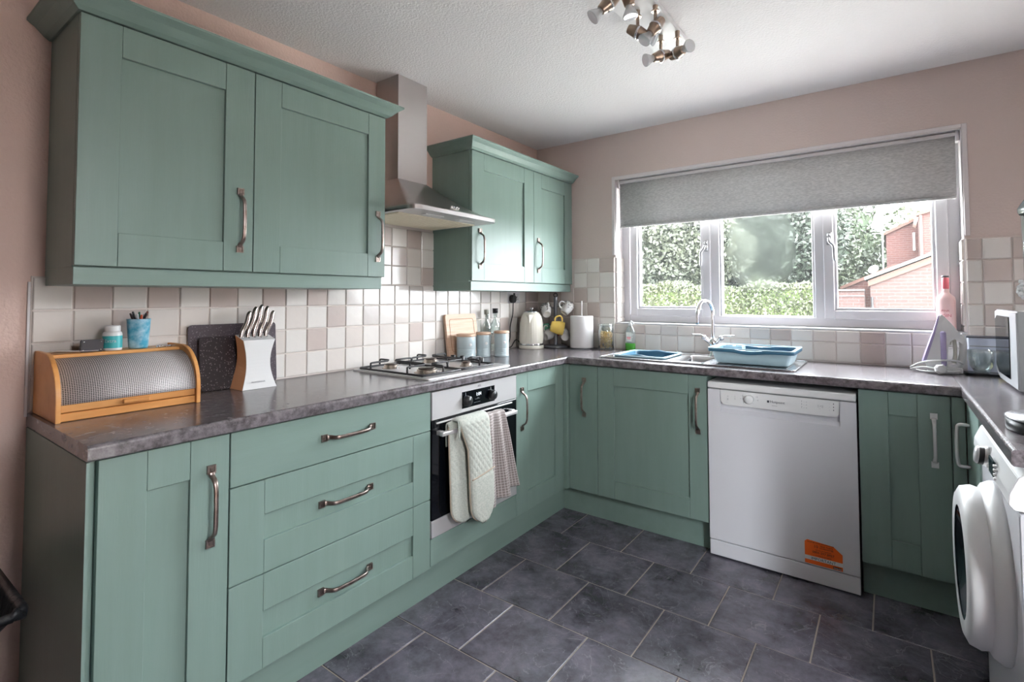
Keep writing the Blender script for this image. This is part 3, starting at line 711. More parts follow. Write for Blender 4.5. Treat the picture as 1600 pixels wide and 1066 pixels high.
# pyramid canopy with rounded front corners, concave front
b_ = B(); nseg = 6
def hoodring(t):
    """t 0 bottom .. 1 top"""
    k = t**.75
    xf = hx+(cx1-hx)*k; ya = h0+(c0-h0)*k; yb = h1+(c1_-h1)*k; z = 1.666+(1.852-1.666)*t
    r = .045*(1-k)+.002; pts = [(.012, ya)]
    for q in range(nseg+1):
        a = -PI/2+PI/2*q/nseg; pts.append((xf-r+r*math.cos(a), ya+r+r*math.sin(a)))
    for q in range(nseg+1):
        a = PI/2*q/nseg; pts.append((xf-r+r*math.cos(a), yb-r+r*math.sin(a)))
    pts.append((.012, yb))
    return [Vector((x, y, z)) for x, y in pts]
rings = [[b_.verts.new(p) for p in hoodring(t)] for t in (0, .1, .25, .45, .65, .85, 1)]
for r0, r1 in zip(rings[:-1], rings[1:]):
    for q in range(len(r0)-1): f = b_.faces.new((r0[q], r0[q+1], r1[q+1], r1[q])); f.smooth = True
# lip
lip = [b_.verts.new(Vector((p.x, p.y, 1.650))) for p in hoodring(0)]
for q in range(len(lip)-1): b_.faces.new((lip[q], lip[q+1], rings[0][q+1], rings[0][q]))
obj('canopy', b_, STEEL, hd, recalc=True)
b_ = B(); prism(b_, [(p.x-.002 if p.x > .1 else p.x, p.y) for p in hoodring(0)], 1.648, 1.656, 'z'); under = obj('underside', b_, STEELW, hd)
CREAMF = mat('cream_filter_mesh', (222, 212, 190), .5)
b_ = B(); bx(b_, .03, .35, h0+.03, h1-.03, 1.6435, 1.648, .001)
for k in range(12): bx(b_, .04+k*.026, .045+k*.026, h0+.035, h1-.035, 1.6425, 1.6437)
obj('grease_filter', b_, CREAMF, hd)
for yy in (-1.50, -1.27):
    b_ = B(); bx(b_, .385, .42, yy-.06, yy+.06, 1.643, 1.648, .002); obj('hood_lamp', b_, WHITEPL, hd, label='oblong frosted lamp cover')
nrm = Vector((.186, 0, .31)).normalized()
for k in range(4):
    b_ = B(); y = -1.375+k*.017; c = Vector((.405, y, 1.706))
    cyl(b_, c-nrm*.008, c+nrm*.005, .006, .005, 12); obj('control_button', b_, CHROME, hd)

# ------------------------------------------------------------------ oven
ov = thing('built_in_oven', 'stainless steel built-in oven with black glass door and control dials', 'oven', (.3, -1.38, .26))
XO = .582
bm = B(); bx(bm, .06, .556, -1.66, -1.097, .262, .862); obj('oven_body', bm, BLACKM, ov)
bm = B(); bx(bm, .556, XO, -1.6785, -1.0785, .745, .862, .0015); cpn = obj('control_panel', bm, STEELW, ov)
bm = B(); bx(bm, XO, XO+.0015, -1.493, -1.260, .762, .836, .0005); obj('display_panel', bm, BLACKGL, cpn)
DISP = mat('display_digits', (235, 240, 245), .5, emit=((225, 235, 245), .9))
PRINT = mat('white_print', (215, 220, 225), .5)
text('display_digits', '1:04', .022, (XO+.002, -1.398, .806), FX, DISP, cpn)
text('oven_print', 'AEG', .012, (XO+.001, -1.385, .845), FX, mat('grey_print', (120, 118, 120), .5), cpn)
text('oven_print', '- - + -', .014, (XO+.002, -1.405, .789), FX, PRINT, cpn)
text('oven_print', '___ _ ___', .011, (XO+.002, -1.412, .778), FX, PRINT, cpn)
for y in (-1.468, -1.288):
    b_ = B(); lathe(b_, [(0, .001), (.0235, .001), (.0225, .022), (.0195, .026), (0, .027)], (XO, y, .795), 28, (1, 0, 0)); k_ = obj('control_dial', b_, BLACKM, ov)
    b_ = B(); bx(b_, XO+.026, XO+.0275, y-.001, y+.001, .803, .814); obj('dial_mark', b_, PRINT, k_)
    text('oven_print', '|', .016, (XO+.002, y-.004, .821), FX, PRINT, cpn)
bm = B(); bx(bm, .556, XO-.001, -1.6785, -1.0785, .331, .741, .0015); dr = obj('oven_door', bm, BLACKGL, ov)
bm = B(); bx(bm, .556, XO, -1.6785, -1.0785, .26, .33, .0015); obj('door_trim', bm, STEELW, ov)
bm = B(); bx(bm, .60, .622, -1.655, -1.122, .679, .697, .004, 2)
for y in (-1.642, -1.135): bx(bm, XO-.001, .605, y-.011, y+.011, .681, .699, .002)
bx(bm, XO-.001, .588, -1.655, -1.122, .727, .733, .001)
obj('door_handle', bm, STEELW, ov)

# oven gloves: a folded double glove with two quilted ends
gv = thing('oven_glove', 'pale sage quilted double oven glove folded over the oven door rail', 'oven glove', (.62, -1.47, .69))
def glovepad(le, ri, zt, zb, xo, loft, lift):
    """le, ri: functions of z -> y edges; xo front x"""
    def f(u, v):
        # path: behind the bar, over it, down the front
        if v < .12:
            t = v/.12; x, z = .590, zt-.10+t*(.10-.016)
        elif v < .22:
            t = (v-.12)/.10; a = PI-PI*t; x = (.590+xo)/2+(xo-.590)/2*math.cos(a); z = zt-.016+.016*math.sin(a)
        else:
            t = (v-.22)/.78; z = zt-.016-t*(zt-.016-zb); x = xo+lift*math.sin(t*PI)*.4+.01*t
        y0, y1 = le(z), ri(z); hw = (y1-y0)/2; c = (y0+y1)/2
        rz = .075
        if v > .22 and z < zb+rz: 
            q = 1-(z-zb)/rz; hw *= math.sqrt(max(1-q*q, 0.0004))
        return (x+loft*.25*math.cos((u-.5)*PI), c+(u-.5)*2*hw, z)
    return f
def glove_t(quilt, pock):
    def t(u, v):
        e = min(u, 1-u)*2; base = .016*min(1, e*4)**.5+.004
        if v > .22:
            s = v*.52
            if v > pock:
                q = abs(math.sin((s+.15*(u-.5)*.2)*PI/.0115)); base += .010+.005*q
            else:
                q = min(abs(math.sin((u*.19+s)*PI/.034)), abs(math.sin((u*.19-s)*PI/.034))); base += .009*q**.6
        return base
    return t
le1 = lambda z: -1.575+(.727-z)*.43 if z > .6 else (-1.520+max(0, .6-z)*.05)
ri1 = lambda z: -1.378+(.72-z)*.08 if z > .45 else -1.356
b_ = B(); sheet(b_, 44, 110, glovepad(le1, ri1, .733, .272, .640, .012, .0), glove_t(True, .66)); g1 = obj('glove_end', b_, GLOVE, gv)
b_ = B()
fp = glovepad(le1, ri1, .733, .272, .640, .012, .0)
rim = [Vector(fp(0, v/60))+Vector((0, -.001, 0)) for v in range(13, 60)]+[Vector(fp(u/20, .995)) for u in range(21)]+[Vector(fp(1, v/60)) for v in range(59, 12, -1)]
tube(b_, rim, .0042, 6); pk = [Vector(fp(u/12, .655))+Vector((.016, 0, .02*(u/12))) for u in range(13)]; tube(b_, pk, .003, 6); obj('piping', b_, BEIGE, g1, label='beige piping')
le2 = lambda z: -1.606+(.70-z)*.02; ri2 = lambda z: -1.44
b_ = B(); sheet(b_, 34, 90, glovepad(le2, ri2, .722, .290, .6075, .004, .0), lambda u, v: .6*glove_t(True, .66)(u, v)); g2 = obj('glove_end', b_, GLOVE, gv)
fp = glovepad(le2, ri2, .722, .290, .6075, .004, .0)
b_ = B(); rim = [Vector(fp(0, v/60)) for v in range(13, 60)]+[Vector(fp(u/20, .995)) for u in range(21)]; tube(b_, rim, .0042, 6); obj('piping', b_, BEIGE, g2, label='beige piping')
b_ = B(); tube(b_, bez([(.642, -1.585, .735), (.652, -1.592, .72), (.655, -1.594, .69), (.652, -1.588, .665), (.648, -1.578, .70), (.645, -1.575, .73)], 5), .0028, 6); obj('hanging_loop', b_, GLOVE, gv)
# tea towel
tt = thing('tea_towel', 'grey brown tea towel with white checks hanging on the oven rail beside the glove', 'towel', (.62, -1.25, .69))
def towel(u, v):
    s = v*.56
    if s < .10: x, z = .590, .60+s*1.1
    elif s < .145: a = PI-PI*(s-.10)/.045; x, z = .614+.022*math.cos(a), .71+.014*math.sin(a)
    else: x, z = .636, .71-(s-.145)
    k = max(0, (s-.145)/.415)
    z = z+(u*.045)*k
    y0 = -1.368+.012*k; y1 = -1.250+.106*k
    y = y0+(y1-y0)*u
    x += (.008+.010*k)*math.sin(u*PI*4.2+.6)*(.35+.65*min(1, k*3+.2)) + .006*math.sin(u*9+v*3)*k
    if s < .10: x = .590+.002*math.sin(u*9)
    return (x, y, z)
b_ = B(); sheet(b_, 50, 60, towel, .0028, uvf=lambda u, v: (u*.26, v*.56)); obj('towel_cloth', b_, CHECK, tt)

# ------------------------------------------------------------------ gas hob
hb = thing('gas_hob', 'stainless steel four burner gas hob set in the worktop above the oven', 'hob', (.3, -1.385, .91))
bm = B(); prism(bm, rrect(.045, .562, -1.682, -1.098, .012), .9105, .9165, 'z'); bmesh.ops.bevel(bm, geom=[e for e in bm.edges if all(v.co.z > .916 for v in e.verts)], offset=.003, segments=2, affect='EDGES'); obj('hob_plate', bm, STEELW, hb)
BURN = mat('burner_metal', (176, 164, 154), .35, 1.0); CAPM = mat('burner_cap', (96, 88, 84), .4, 1.0)
for (x, y, r) in ((.165, -1.545, .034), (.415, -1.545, .048), (.165, -1.275, .036), (.415, -1.275, .026)):
    b_ = B(); lathe(b_, [(0, 0), (r*1.25, 0), (r*1.2, .003), (r, .005), (r*.97, .014), (r*.9, .016), (0, .016)], (x, y, .9165), 30); bn = obj('burner', b_, BURN, hb)
    b_ = B(); lathe(b_, [(0, 0), (r*.82, 0), (r*.85, .003), (r*.8, .006), (0, .0075)], (x, y, .9325), 30); obj('burner_cap', b_, CAPM, bn)
    b_ = B(); cyl(b_, (x+r*1.35, y, .9165), (x+r*1.35, y, .930), .003, n=8); obj('igniter', b_, WHITEPL, bn)
for (ya, yb) in ((-1.665, -1.412), (-1.408, -1.165)):
    b_ = B(); zf = .921; zt_ = .953; r = .0050
    fr = [(p[0], p[1], zf+.002) for p in rrect(.075, .51, ya, yb, .02, 3)]
    tube(b_, fr, r, 8, closed=True)
    ym = (ya+yb)/2
    for xc in (.165, .415):
        for (sx_, sy_) in ((1, 0), (-1, 0), (0, 1), (0, -1)):
            if sx_:
                xo_ = .51 if (sx_ > 0 and xc > .3) else (.075 if (sx_ < 0 and xc < .3) else .2925)
                tube(b_, bez([(xo_, ym, zf), (xo_, ym, zt_-.008), (xo_-sx_*.010, ym, zt_), (xc+sx_*.025, ym, zt_)], 3), r*.9, 8)
            else:
                yo = yb if sy_ > 0 else ya
                tube(b_, bez([(xc, yo, zf), (xc, yo, zt_-.008), (xc, yo-sy_*.010, zt_), (xc, ym+sy_*.025, zt_)], 3), r*.9, 8)
    for (x, y) in ((.085, ya+.008), (.50, ya+.008), (.085, yb-.008), (.50, yb-.008)): cyl(b_, (x, y, .9166), (x, y, zf), .005, n=8)
    obj('pan_support', b_, CASTI, hb)
for x in (.195, .262, .33, .398):
    b_ = B(); lathe(b_, [(0, 0), (.016, 0), (.015, .004), (.0125, .006), (.0135, .024), (.011, .028), (0, .029)], (x, -1.135, .9165), 20); obj('hob_knob', b_, BLACKM, hb)

# ------------------------------------------------------------------ sink, tap, washing-up tubs
sk = thing('sink', 'stainless steel one and a half bowl inset sink with drainer under the window', 'sink', (1.26, -.285, .91))
SINKM = mat('sink_steel', (190, 190, 192), .25, 1.0)
def bowlmesh(x0, x1, y0, y1, ztop, depth, taper, r=.03, th=None):
    b_ = B(); n_ = 5
    rings = []
    for (ins, z) in ((0, ztop), (.006, ztop-.004), (.008+taper*.5, ztop-depth*.5), (.01+taper, ztop-depth+.015), (.03+taper, ztop-depth)):
        rings.append([b_.verts.new((p[0], p[1], z)) for p in rrect(x0+ins, x1-ins, y0+ins, y1-ins, r, n_)])
    for r0, r1 in zip(rings[:-1], rings[1:]):
        for q in range(len(r0)): f = b_.faces.new((r0[q], r1[q], r1[(q+1) % len(r0)], r0[(q+1) % len(r0)])); f.smooth = True
    b_.faces.new(rings[-1])
    return b_
SX0, SX1, SY0, SY1 = .768, 1.768, -.518, -.062
bowls = [(.812, 1.132, -.452, -.112, .16), (1.172, 1.332, -.430, -.125, .10)]
b_ = B()
# rim plate made from strips around the bowls
zs0, zs1 = .9102, .914
bx(b_, SX0, .812, SY0, SY1, zs0, zs1); bx(b_, .812, 1.345, SY0, -.452, zs0, zs1); bx(b_, .812, 1.345, -.112, SY1, zs0, zs1); bx(b_, 1.132, 1.172, -.452, -.112, zs0, zs1)
bx(b_, 1.172, 1.332, -.452, -.430, zs0, zs1); bx(b_, 1.172, 1.332, -.125, -.112, zs0, zs1); bx(b_, 1.332, SX1, SY0, SY1, zs0, zs1)
tube(b_, [(p[0], p[1], .9145) for p in rrect(SX0, SX1, SY0, SY1, .02, 4)], .0035, 6, closed=True)
for k in range(9): bx(b_, 1.40+k*.04, 1.408+k*.04, -.47, -.13, .9138, .9158, .001)
obj('sink_rim', b_, SINKM, sk)
for (x0, x1, y0, y1, dp) in bowls:
    b_ = bowlmesh(x0, x1, y0, y1, .914, dp, .01, .03); o = obj('bowl', b_, SINKM, sk)
    b_ = B(); lathe(b_, [(0, .003), (.03, .003), (.034, 0)], ((x0+x1)/2, (y0+y1)/2, .914-dp+.0005), 20); obj('drain', b_, CHROME, o)
def tub(name, x0, x1, y0, y1, z0, z1, flare, rimw, m, wave=.0, r=.03, lip=.012):
    b_ = B(); n_ = 6
    def ring(ins, z, wv=0):
        out = []
        for p in rrect(x0+ins, x1-ins, y0+ins, y1-ins, r, n_):
            q = (p[0]-(x0+x1)/2)/((x1-x0)/2); zz = z+(wv*math.exp(-(q/.33)**2) if abs(p[1]-(y0+y1)/2) > (y1-y0)/2-ins-.02 else 0)
            out.append(Vector((p[0], p[1], zz)))
        return out
    # densify long sides
    def dens(ps):
        out = []
        for i_, p in enumerate(ps):
            nx = ps[(i_+1) % len(ps)]
            k = max(1, int((nx-p).length/.02))
            for j in range(k): out.append(p.lerp(nx, j/k))
        return out
    def mk(ins, z, wv=0):
        base = dens(ring(0, 0))
        cx_, cy_ = (x0+x1)/2, (y0+y1)/2; hx_, hy_ = (x1-x0)/2, (y1-y0)/2
        out = []
        for p in base:
            X = cx_+(p.x-cx_)*(hx_-ins)/hx_; Y = cy_+(p.y-cy_)*(hy_-ins)/hy_
            q = (p.x-cx_)/hx_; edge = abs(p.y-cy_) > hy_-.004
            out.append(b_.verts.new((X, Y, z+(wv*math.exp(-(q/.30)**2) if edge else 0))))
        return out
    t = .003
    rs = [mk(flare+rimw+.03, z0), mk(flare+rimw, z0+.006), mk(flare*.4+rimw, (z0+z1)/2), mk(rimw, z1-lip, wave), mk(0, z1-lip, wave), mk(0, z1-.004, wave), mk(.002, z1, wave), mk(rimw-.002, z1, wave), mk(rimw+t, z1-.006, wave), mk(flare*.4+rimw+t, (z0+z1)/2), mk(flare+rimw+t, z0+.009), mk(flare+rimw+.03, z0+.0035)]
    for r0, r1 in zip(rs[:-1], rs[1:]):
        for q in range(len(r0)): f = b_.faces.new((r0[q], r0[(q+1) % len(r0)], r1[(q+1) % len(r0)], r1[q])); f.smooth = True
    b_.faces.new(rs[0][::-1]); b_.faces.new(rs[-1])
    return b_
wb_ = thing('washing_up_bowl', 'teal plastic washing-up bowl sitting in the left sink bowl', 'bowl', (.97, -.285, .76))
obj('bowl_shell', tub('b', .822, 1.122, -.442, -.122, .757, .925, .03, .014, TUBD, wave=.008), TUBD, wb_, recalc=True)
b_ = B(); tube(b_, [(p[0], p[1], .922) for p in rrect(.822, 1.122, -.443, -.121, .03, 5)], .006, 6, closed=True); obj('bowl_rim', b_, TUBL, wb_, label='paler blue outer rim')
dt = thing('dish_drainer', 'two-tone blue plastic dish drainer tub standing on the sink drainer', 'dish drainer', (1.56, -.31, .916))
obj('outer_tub', tub('b', 1.366, 1.756, -.462, -.165, .916, .990, .016, .012, TUBL, r=.02), TUBL, dt, recalc=True)
obj('inner_tray', tub('b', 1.362, 1.760, -.466, -.161, .926, .996, .012, .018, TUBD, wave=-.009, r=.02, lip=.017), TUBD, dt, recalc=True)
b_ = B(); bx(b_, 1.395, 1.49, -.205, -.19, .935, .996, .002); bx(b_, 1.485, 1.49, -.27, -.19, .935, .994, .001); bx(b_, 1.395, 1.49, -.275, -.27, .935, .994, .001); bx(b_, 1.438, 1.443, -.27, -.19, .935, .994, .001); obj('cutlery_holder', b_, TUBL, dt)
b_ = B(); tube(b_, [(p[0], p[1], .9965-.007*math.exp(-(((p[0]-1.56)/.2)/.3)**2)) for p in rrect(1.364, 1.758, -.464, -.163, .02, 5)], .0030, 6, closed=True); obj('outer_rim', b_, TUBL, dt, label='pale blue edge')
tp = thing('kitchen_tap', 'chrome swan neck mixer tap with two lever handles behind the sink', 'tap', (1.29, -.085, .914))
b_ = B(); lathe(b_, [(0, 0), (.027, 0), (.027, .004), (.020, .010), (.019, .05), (.022, .056), (.022, .085), (.016, .095), (.0125, .105), (0, .105)], (1.29, -.085, .9142), 28); obj('tap_body', b_, CHROME, tp)
b_ = B(); arc = [(1.29, -.085, 1.01), (1.29, -.085, 1.12), (1.289, -.087, 1.18), (1.278, -.108, 1.222), (1.262, -.142, 1.236), (1.247, -.175, 1.222), (1.238, -.195, 1.18), (1.236, -.2, 1.10)]
tube(b_, bez(arc, 6), .0105, 14); obj('spout', b_, CHROME, tp)
for s in (-1, 1):
    b_ = B(); p0 = Vector((1.29, -.085, .985)); p1 = p0+Vector((s*.045, -.006, .032)); cyl(b_, p0+Vector((s*.012, 0, .0)), p1, .011, .013, 16)
    lathe(b_, [(0, -.004), (.015, -.004), (.015, .012), (.010, .016), (0, .016)], p1, 20, (s*.8, 0, .6))
    tube(b_, [p1+Vector((0, 0, .008)), p1+Vector((s*.02, 0, .018)), p1+Vector((s*.075, -.003, .020))], [.007, .006, .005], 10, flat=(1.0, .6))
    obj('tap_lever', b_, CHROME, tp)

# ------------------------------------------------------------------ dishwasher
dw = thing('dishwasher', 'white freestanding dishwasher with an orange sticker between the green cabinets', 'dishwasher', (1.70, -.3, 0))
YD = -.590; DX0, DX1 = 1.395, 2.005
bm = B(); bx(bm, DX0+.004, DX1-.004, -.56, -.03, .02, .808); obj('body', bm, WHITE, dw)
bm = B(); bx(bm, DX0, DX1, YD-.006, -.03, .812, .845, .007, 3); obj('top_lid', bm, WHITEPL, dw)
PX0, PX1 = 1.455, 1.945
# door with the handle recess
bm = B()
prism(bm, [(DX0, .082), (DX1, .082), (DX1, .808), (PX1, .808), (PX1, .700), (PX0, .700), (PX0, .808), (DX0, .808)], YD, -.56, 'y', .002)
rows = [(YD+.0003, .700), (YD+.008, .706), (YD+.020, .716), (YD+.024, .735)]
for k in range(3):
    (ya, za), (yb, zb) = rows[k], rows[k+1]; v_ = [bm.verts.new(p) for p in ((PX0, ya, za), (PX1, ya, za), (PX1, yb, zb), (PX0, yb, zb))]; bm.faces.new(v_)
bx(bm, PX0, PX1, YD+.024, -.56, .70, .808)
door = obj('door', bm, WHITE, dw)
bm = B(); pz = [(PX0, .808), (PX0+.002, .752), (PX0+.014, .738), (PX1-.014, .738), (PX1-.002, .752), (PX1, .808)]
prism(bm, pz, YD-.003, YD+.022, 'y', .0012); cp_ = obj('control_panel', bm, WHITEPL, dw)
bm = B(); lathe(bm, [(0, 0), (.021, 0), (.020, .012), (.017, .015), (0, .016)], (1.586, YD-.003, .776), 30, (0, -1, 0)); obj('program_dial', bm, WHITEPL, dw)
GP = mat('dark_print', (70, 72, 80), .5); GP2 = mat('pale_print', (150, 150, 155), .5)
YT = YD-.0036
bm = B(); bx(bm, 1.662, 1.671, YT, YD-.003, .770, .780, .0005); obj('logo_square', bm, GP, cp_)
text('panel_lettering', 'Hotpoint', .0165, (1.674, YT, .7705), FY, GP, cp_); text('panel_lettering', 'aquarius', .007, (1.681, YT, .757), FY, GP2, cp_)
for (x, z, s_) in ((1.488, .778, 'o'), (1.486, .764, '|||'), (1.508, .779, ':'), (1.520, .779, '1'), (1.520, .768, '2'), (1.548, .788, '- 1'), (1.546, .772, '= 2'), (1.558, .754, '3 --'), (1.612, .787, '- 5'), (1.614, .772, '- 4'), (1.60, .756, '--'), (1.48, .750, '.....')):
    text('panel_lettering', s_, .010, (x, YT, z), FY, GP2, cp_)
for z in (.789, .776, .763): text('panel_lettering', '?', .011, (1.801, YT, z), FY, GP, cp_); text('panel_lettering', '--  o', .008, (1.809, YT, z), FY, GP2, cp_)
text('panel_lettering', '[..>|]', .011, (1.864, YT, .776), FY, GP2, cp_); text('panel_lettering', '----', .007, (1.868, YT, .766), FY, GP2, cp_)
for z in (.792, .778, .765):
    bm = B(); bx(bm, 1.922, 1.925, YT, YD-.003, z, z+.005); obj('indicator_light', bm, GP, cp_); text('panel_lettering', '--', .007, (1.906, YT, z), FY, GP2, cp_)
bm = B(); bx(bm, DX0, DX1, YD+.002, -.55, .006, .077, .003); obj('kick_panel', bm, WHITE, dw)
bm = B()
for x in (DX0+.04, DX1-.04):
    for y in (-.5, -.1): cyl(bm, (x, y, 0), (x, y, .025), .018, n=12)
obj('feet', bm, BLACKM, dw)
ORANGE = mat('orange_paper', (235, 100, 25), .6)
bm = B(); prism(bm, [(1.802, .087), (1.943, .087), (1.943, .155), (1.932, .164), (1.910, .182), (1.812, .189), (1.802, .180)], YD-.0008, YD-.0001, 'y'); st = obj('sticker', bm, ORANGE, dw, label='orange guarantee sticker with black and white lettering')
bm = B(); bx(bm, 1.802, 1.943, YD-.0012, YD-.0008, .104, .121); obj('sticker_band', bm, WHITEPL, st)
DK = mat('dark_sticker_print', (70, 36, 20), .6); TEALP = mat('teal_sticker_print', (20, 80, 90), .6)
YS = YD-.0016
def sct(s_, x, z, sz, m_=DK): text('sticker_lettering', s_, sz, (x, YS, z), FY, m_, st, .0004, 'CENTER')
sct('REGISTER YOUR APPLIANCE FOR', 1.862, .1785, .0068); sct('10', 1.845, .160, .0175); sct('YEAR PARTS', 1.884, .168, .009); sct('GUARANTEE', 1.884, .1595, .009)
sct('call now on freephone', 1.872, .1495, .0065); sct('0800 597 8957', 1.872, .1365, .0135); sct('or online at our website', 1.872, .1265, .006); sct('IMPORTANT', 1.872, .1065, .0165, TEALP)
bm = B(); bx(bm, 1.908, 1.938, YS, YD-.0008, .090, .099); obj('sticker_band', bm, DK, st)
text('sticker_lettering', 'Hotpoint', .0075, (1.910, YS-.0004, .092), FY, WHITEPL, st)

# ------------------------------------------------------------------ washing machine
wm = thing('washing_machine', 'white front loading washing machine under the right worktop', 'washing machine', (2.62, -1.25, 0))
WM0, WM1, WY0, WY1 = 2.345, 2.90, -1.555, -.955
bm = B(); bx(bm, WM0+.012, WM1, WY0, WY1, .02, .756, .008, 2)
bx(bm, WM0+.03, WM1, WY0+.002, WY1-.002, .74, .837)
bd = obj('body', bm, WHITE, wm)
bm = B(); prism(bm, [(WM0+.004, .762), (WM0-.006, .775), (WM0-.004, .80), (WM0+.012, .838), (WM0+.03, .852), (WM0+.10, .853), (WM0+.10, .762)], WY0-.0005, WY1+.0005, 'y', .0015); cpn = obj('control_panel', bm, WHITEPL, wm)
bm = B(); bx(bm, WM0+.10, WM1, WY0-.001, WY1+.001, .836, .853, .004, 2); obj('top_panel', bm, WHITEPL, wm)
bm = B(); lathe(bm, [(0, -.01), (.030, -.01), (.028, .004), (.025, .007), (.024, .022), (.020, .026), (0, .026)], (WM0-.004, -1.215, .800), 30, (-1, 0, .12)); obj('program_dial', bm, STEELW, wm)
bm = B(); lathe(bm, [(.0255, .002), (.0262, .018), (.0245, .018)], (WM0-.004, -1.215, .800), 30, (-1, 0, .12)); obj('dial_ring', bm, BLACKM, wm)
bm = B(); bx(bm, WM0-.008, WM0-.002, -1.36, -1.285, .778, .822, .002); dp = obj('display', bm, mat('dark_display', (40, 62, 66), .15), wm)
for k in range(4):
    bm = B(); bx(bm, WM0-.010, WM0-.002, -1.380-.006, -1.380+.006, .780+k*.011, .786+k*.011, .001); obj('push_button', bm, STEELW, wm)
bm = B(); lathe(bm, [(.0001, 0), (.232, .0), (.232, .012), (.222, .030), (.205, .040)], (WM0+.014, -1.255, .505), 56, (-1, 0, 0)); obj('door_surround', bm, WHITEPL, wm)
bm = B(); lathe(bm, [(.205, .030), (.212, .055), (.205, .078), (.185, .088), (.150, .086)], (WM0+.014, -1.255, .505), 56, (-1, 0, 0)); dr = obj('door', bm, WHITEPL, wm)
bm = B(); lathe(bm, [(.152, .084), (.120, .060), (.07, .042), (0, .036)], (WM0+.014, -1.255, .505), 48, (-1, 0, 0)); obj('porthole_glass', bm, mat('dark_porthole', (30, 42, 46), .05), dr)
bm = B(); lathe(bm, [(.2065, .034), (.2085, .046), (.2065, .05)], (WM0+.014, -1.255, .505), 56, (-1, 0, 0)); obj('door_seal', bm, mat('dark_seal', (46, 44, 66), .4), dr)
bm = B(); bx(bm, WM0+.004, WM0+.02, -1.52, -1.40, .05, .13, .004); obj('filter_flap', bm, WHITEPL, wm)
bm = B(); bx(bm, WM0-.002, WM0+.014, -1.545, -1.50, .10, .69, .002); bm.free()
bm = B()
for y in (-1.5, -1.0):
    for x in (2.40, 2.85): cyl(bm, (x, y, 0), (x, y, .025), .02, n=12)
obj('feet', bm, BLACKM, wm)

# ------------------------------------------------------------------ bread bin and things on it
bb = thing('bread_bin', 'honey wood roll-top bread bin with perforated steel shutter at the near end of the worktop', 'bread bin', (.13, -2.625, .91))
def bbprof(x0=.012, x1=.262, zt=1.098, z0=.9105, r=.135, n_=10, e=0):
    pts = [(x0, z0), (x1, z0), (x1, z0+.05)]
    for k in range(n_+1):
        a = PI/2*k/n_; pts.append((x1-r*1.0+r*math.cos(a)-e, zt-r+r*math.sin(a)-e))
    pts.append((x0, zt-e)); return pts
for (y0, y1) in ((-2.812, -2.800), (-2.453, -2.441)):
    b_ = B(); prism(b_, bbprof(), y0, y1, 'y', .002); obj('side_panel', b_, WOOD, bb)
b_ = B(); bx(b_, .014, .120, -2.80, -2.453, 1.078, 1.090, .002); obj('top_board', b_, WOOD, bb)
b_ = B(); bx(b_, .012, .250, -2.80, -2.453, .911, .934, .002); bx(b_, .012, .02, -2.80, -2.453, .934, 1.078); obj('base_rail', b_, WOOD, bb)
b_ = B(); bx(b_, .238, .250, -2.799, -2.454, .936, .962, .002); rl = obj('shutter_rail', b_, WOOD, bb)
b_ = B(); bx(b_, .250, .263, -2.655, -2.587, .942, .953, .002); obj('shutter_handle', b_, WOOD, rl)
def shut(u, v):
    if v < .25: x, z = .246, .962+(v/.25)*.0
    a = PI/2*v; r = .130
    x, z = (.252-r)+r*math.cos(a), .958+.12*math.sin(a)
    return (x, -2.799+u*.345, z)
b_ = B(); sheet(b_, 2, 18, shut, .003, uvf=lambda u, v: (u*.345, v*.20)); obj('shutter_mesh', b_, PERF, bb)
ZB = 1.0905
cu = thing('pen_cup', 'light blue patterned plastic cup of pens on the bread bin', 'cup', (.075, -2.562, ZB))
def bluecup():
    m = mat('mottled_blue_print', (70, 160, 190), .4, vary=(22, (190, 215, 225), .42, .66)); return m
b_ = B(); lathe(b_, [(0, 0), (.026, 0), (.028, .006), (.0335, .095), (.0345, .098), (.033, .099), (.0315, .096), (.026, .008), (0, .007)], (.075, -2.562, ZB), 30); obj('cup_body', b_, bluecup(), cu)
pcs = [((200, 90, 60), .0), ((34, 34, 38), .7), ((120, 70, 60), 1.3), ((225, 222, 230), 2.1), ((40, 90, 70), 2.8), ((40, 70, 160), 3.6), ((60, 40, 40), 4.4), ((30, 30, 34), 5.2), ((200, 200, 205), 5.8)]
pl_ = ['orange', 'black', 'brown', 'white', 'green', 'blue', 'dark red', 'black-capped', 'silver']
for i_, ((rgb, a)) in enumerate(pcs):
    c = Vector((.075, -2.562, ZB+.0085)); dx_, dy_ = math.cos(a), math.sin(a)
    bs = c+Vector((-dx_*.016, -dy_*.016, 0)); tpx = c+Vector((dx_*.024, dy_*.024, .104+.014*((i_*37) % 5)/5))
    b_ = B(); cyl(b_, bs, bs+(tpx-bs)*.86, .0036, n=8); cyl(b_, bs+(tpx-bs)*.86, tpx, .0042, .003, n=8)
    p = tag(obj('pen', b_, mat('pen_'+pl_[i_].replace(' ', '_').replace('-', '_'), rgb, .4), loc=bs), pl_[i_]+' pen standing in the blue cup on the bread bin', 'pen', 'pens in the blue cup')
gb = thing('gum_tub', 'small white gum tub with turquoise label on the bread bin', 'tub', (.085, -2.637, ZB))
b_ = B(); lathe(b_, [(0, 0), (.0245, 0), (.026, .003), (.026, .052), (.024, .058), (.019, .061), (0, .061)], (.085, -2.637, ZB), 30); obj('tub_body', b_, WHITEPL, gb)
b_ = B(); lathe(b_, [(.0264, .008), (.0264, .047)], (.085, -2.637, ZB), 30); lb_ = obj('tub_label', b_, mat('turquoise_label', (60, 165, 170), .4), gb)
b_ = B(); lathe(b_, [(0, .061), (.020, .061), (.0205, .064), (.0205, .078), (.0185, .080), (0, .080)], (.085, -2.637, ZB), 30, flute=lambda a, h: 1+.015*math.cos(30*a)); obj('screw_cap', b_, WHITEPL, gb)
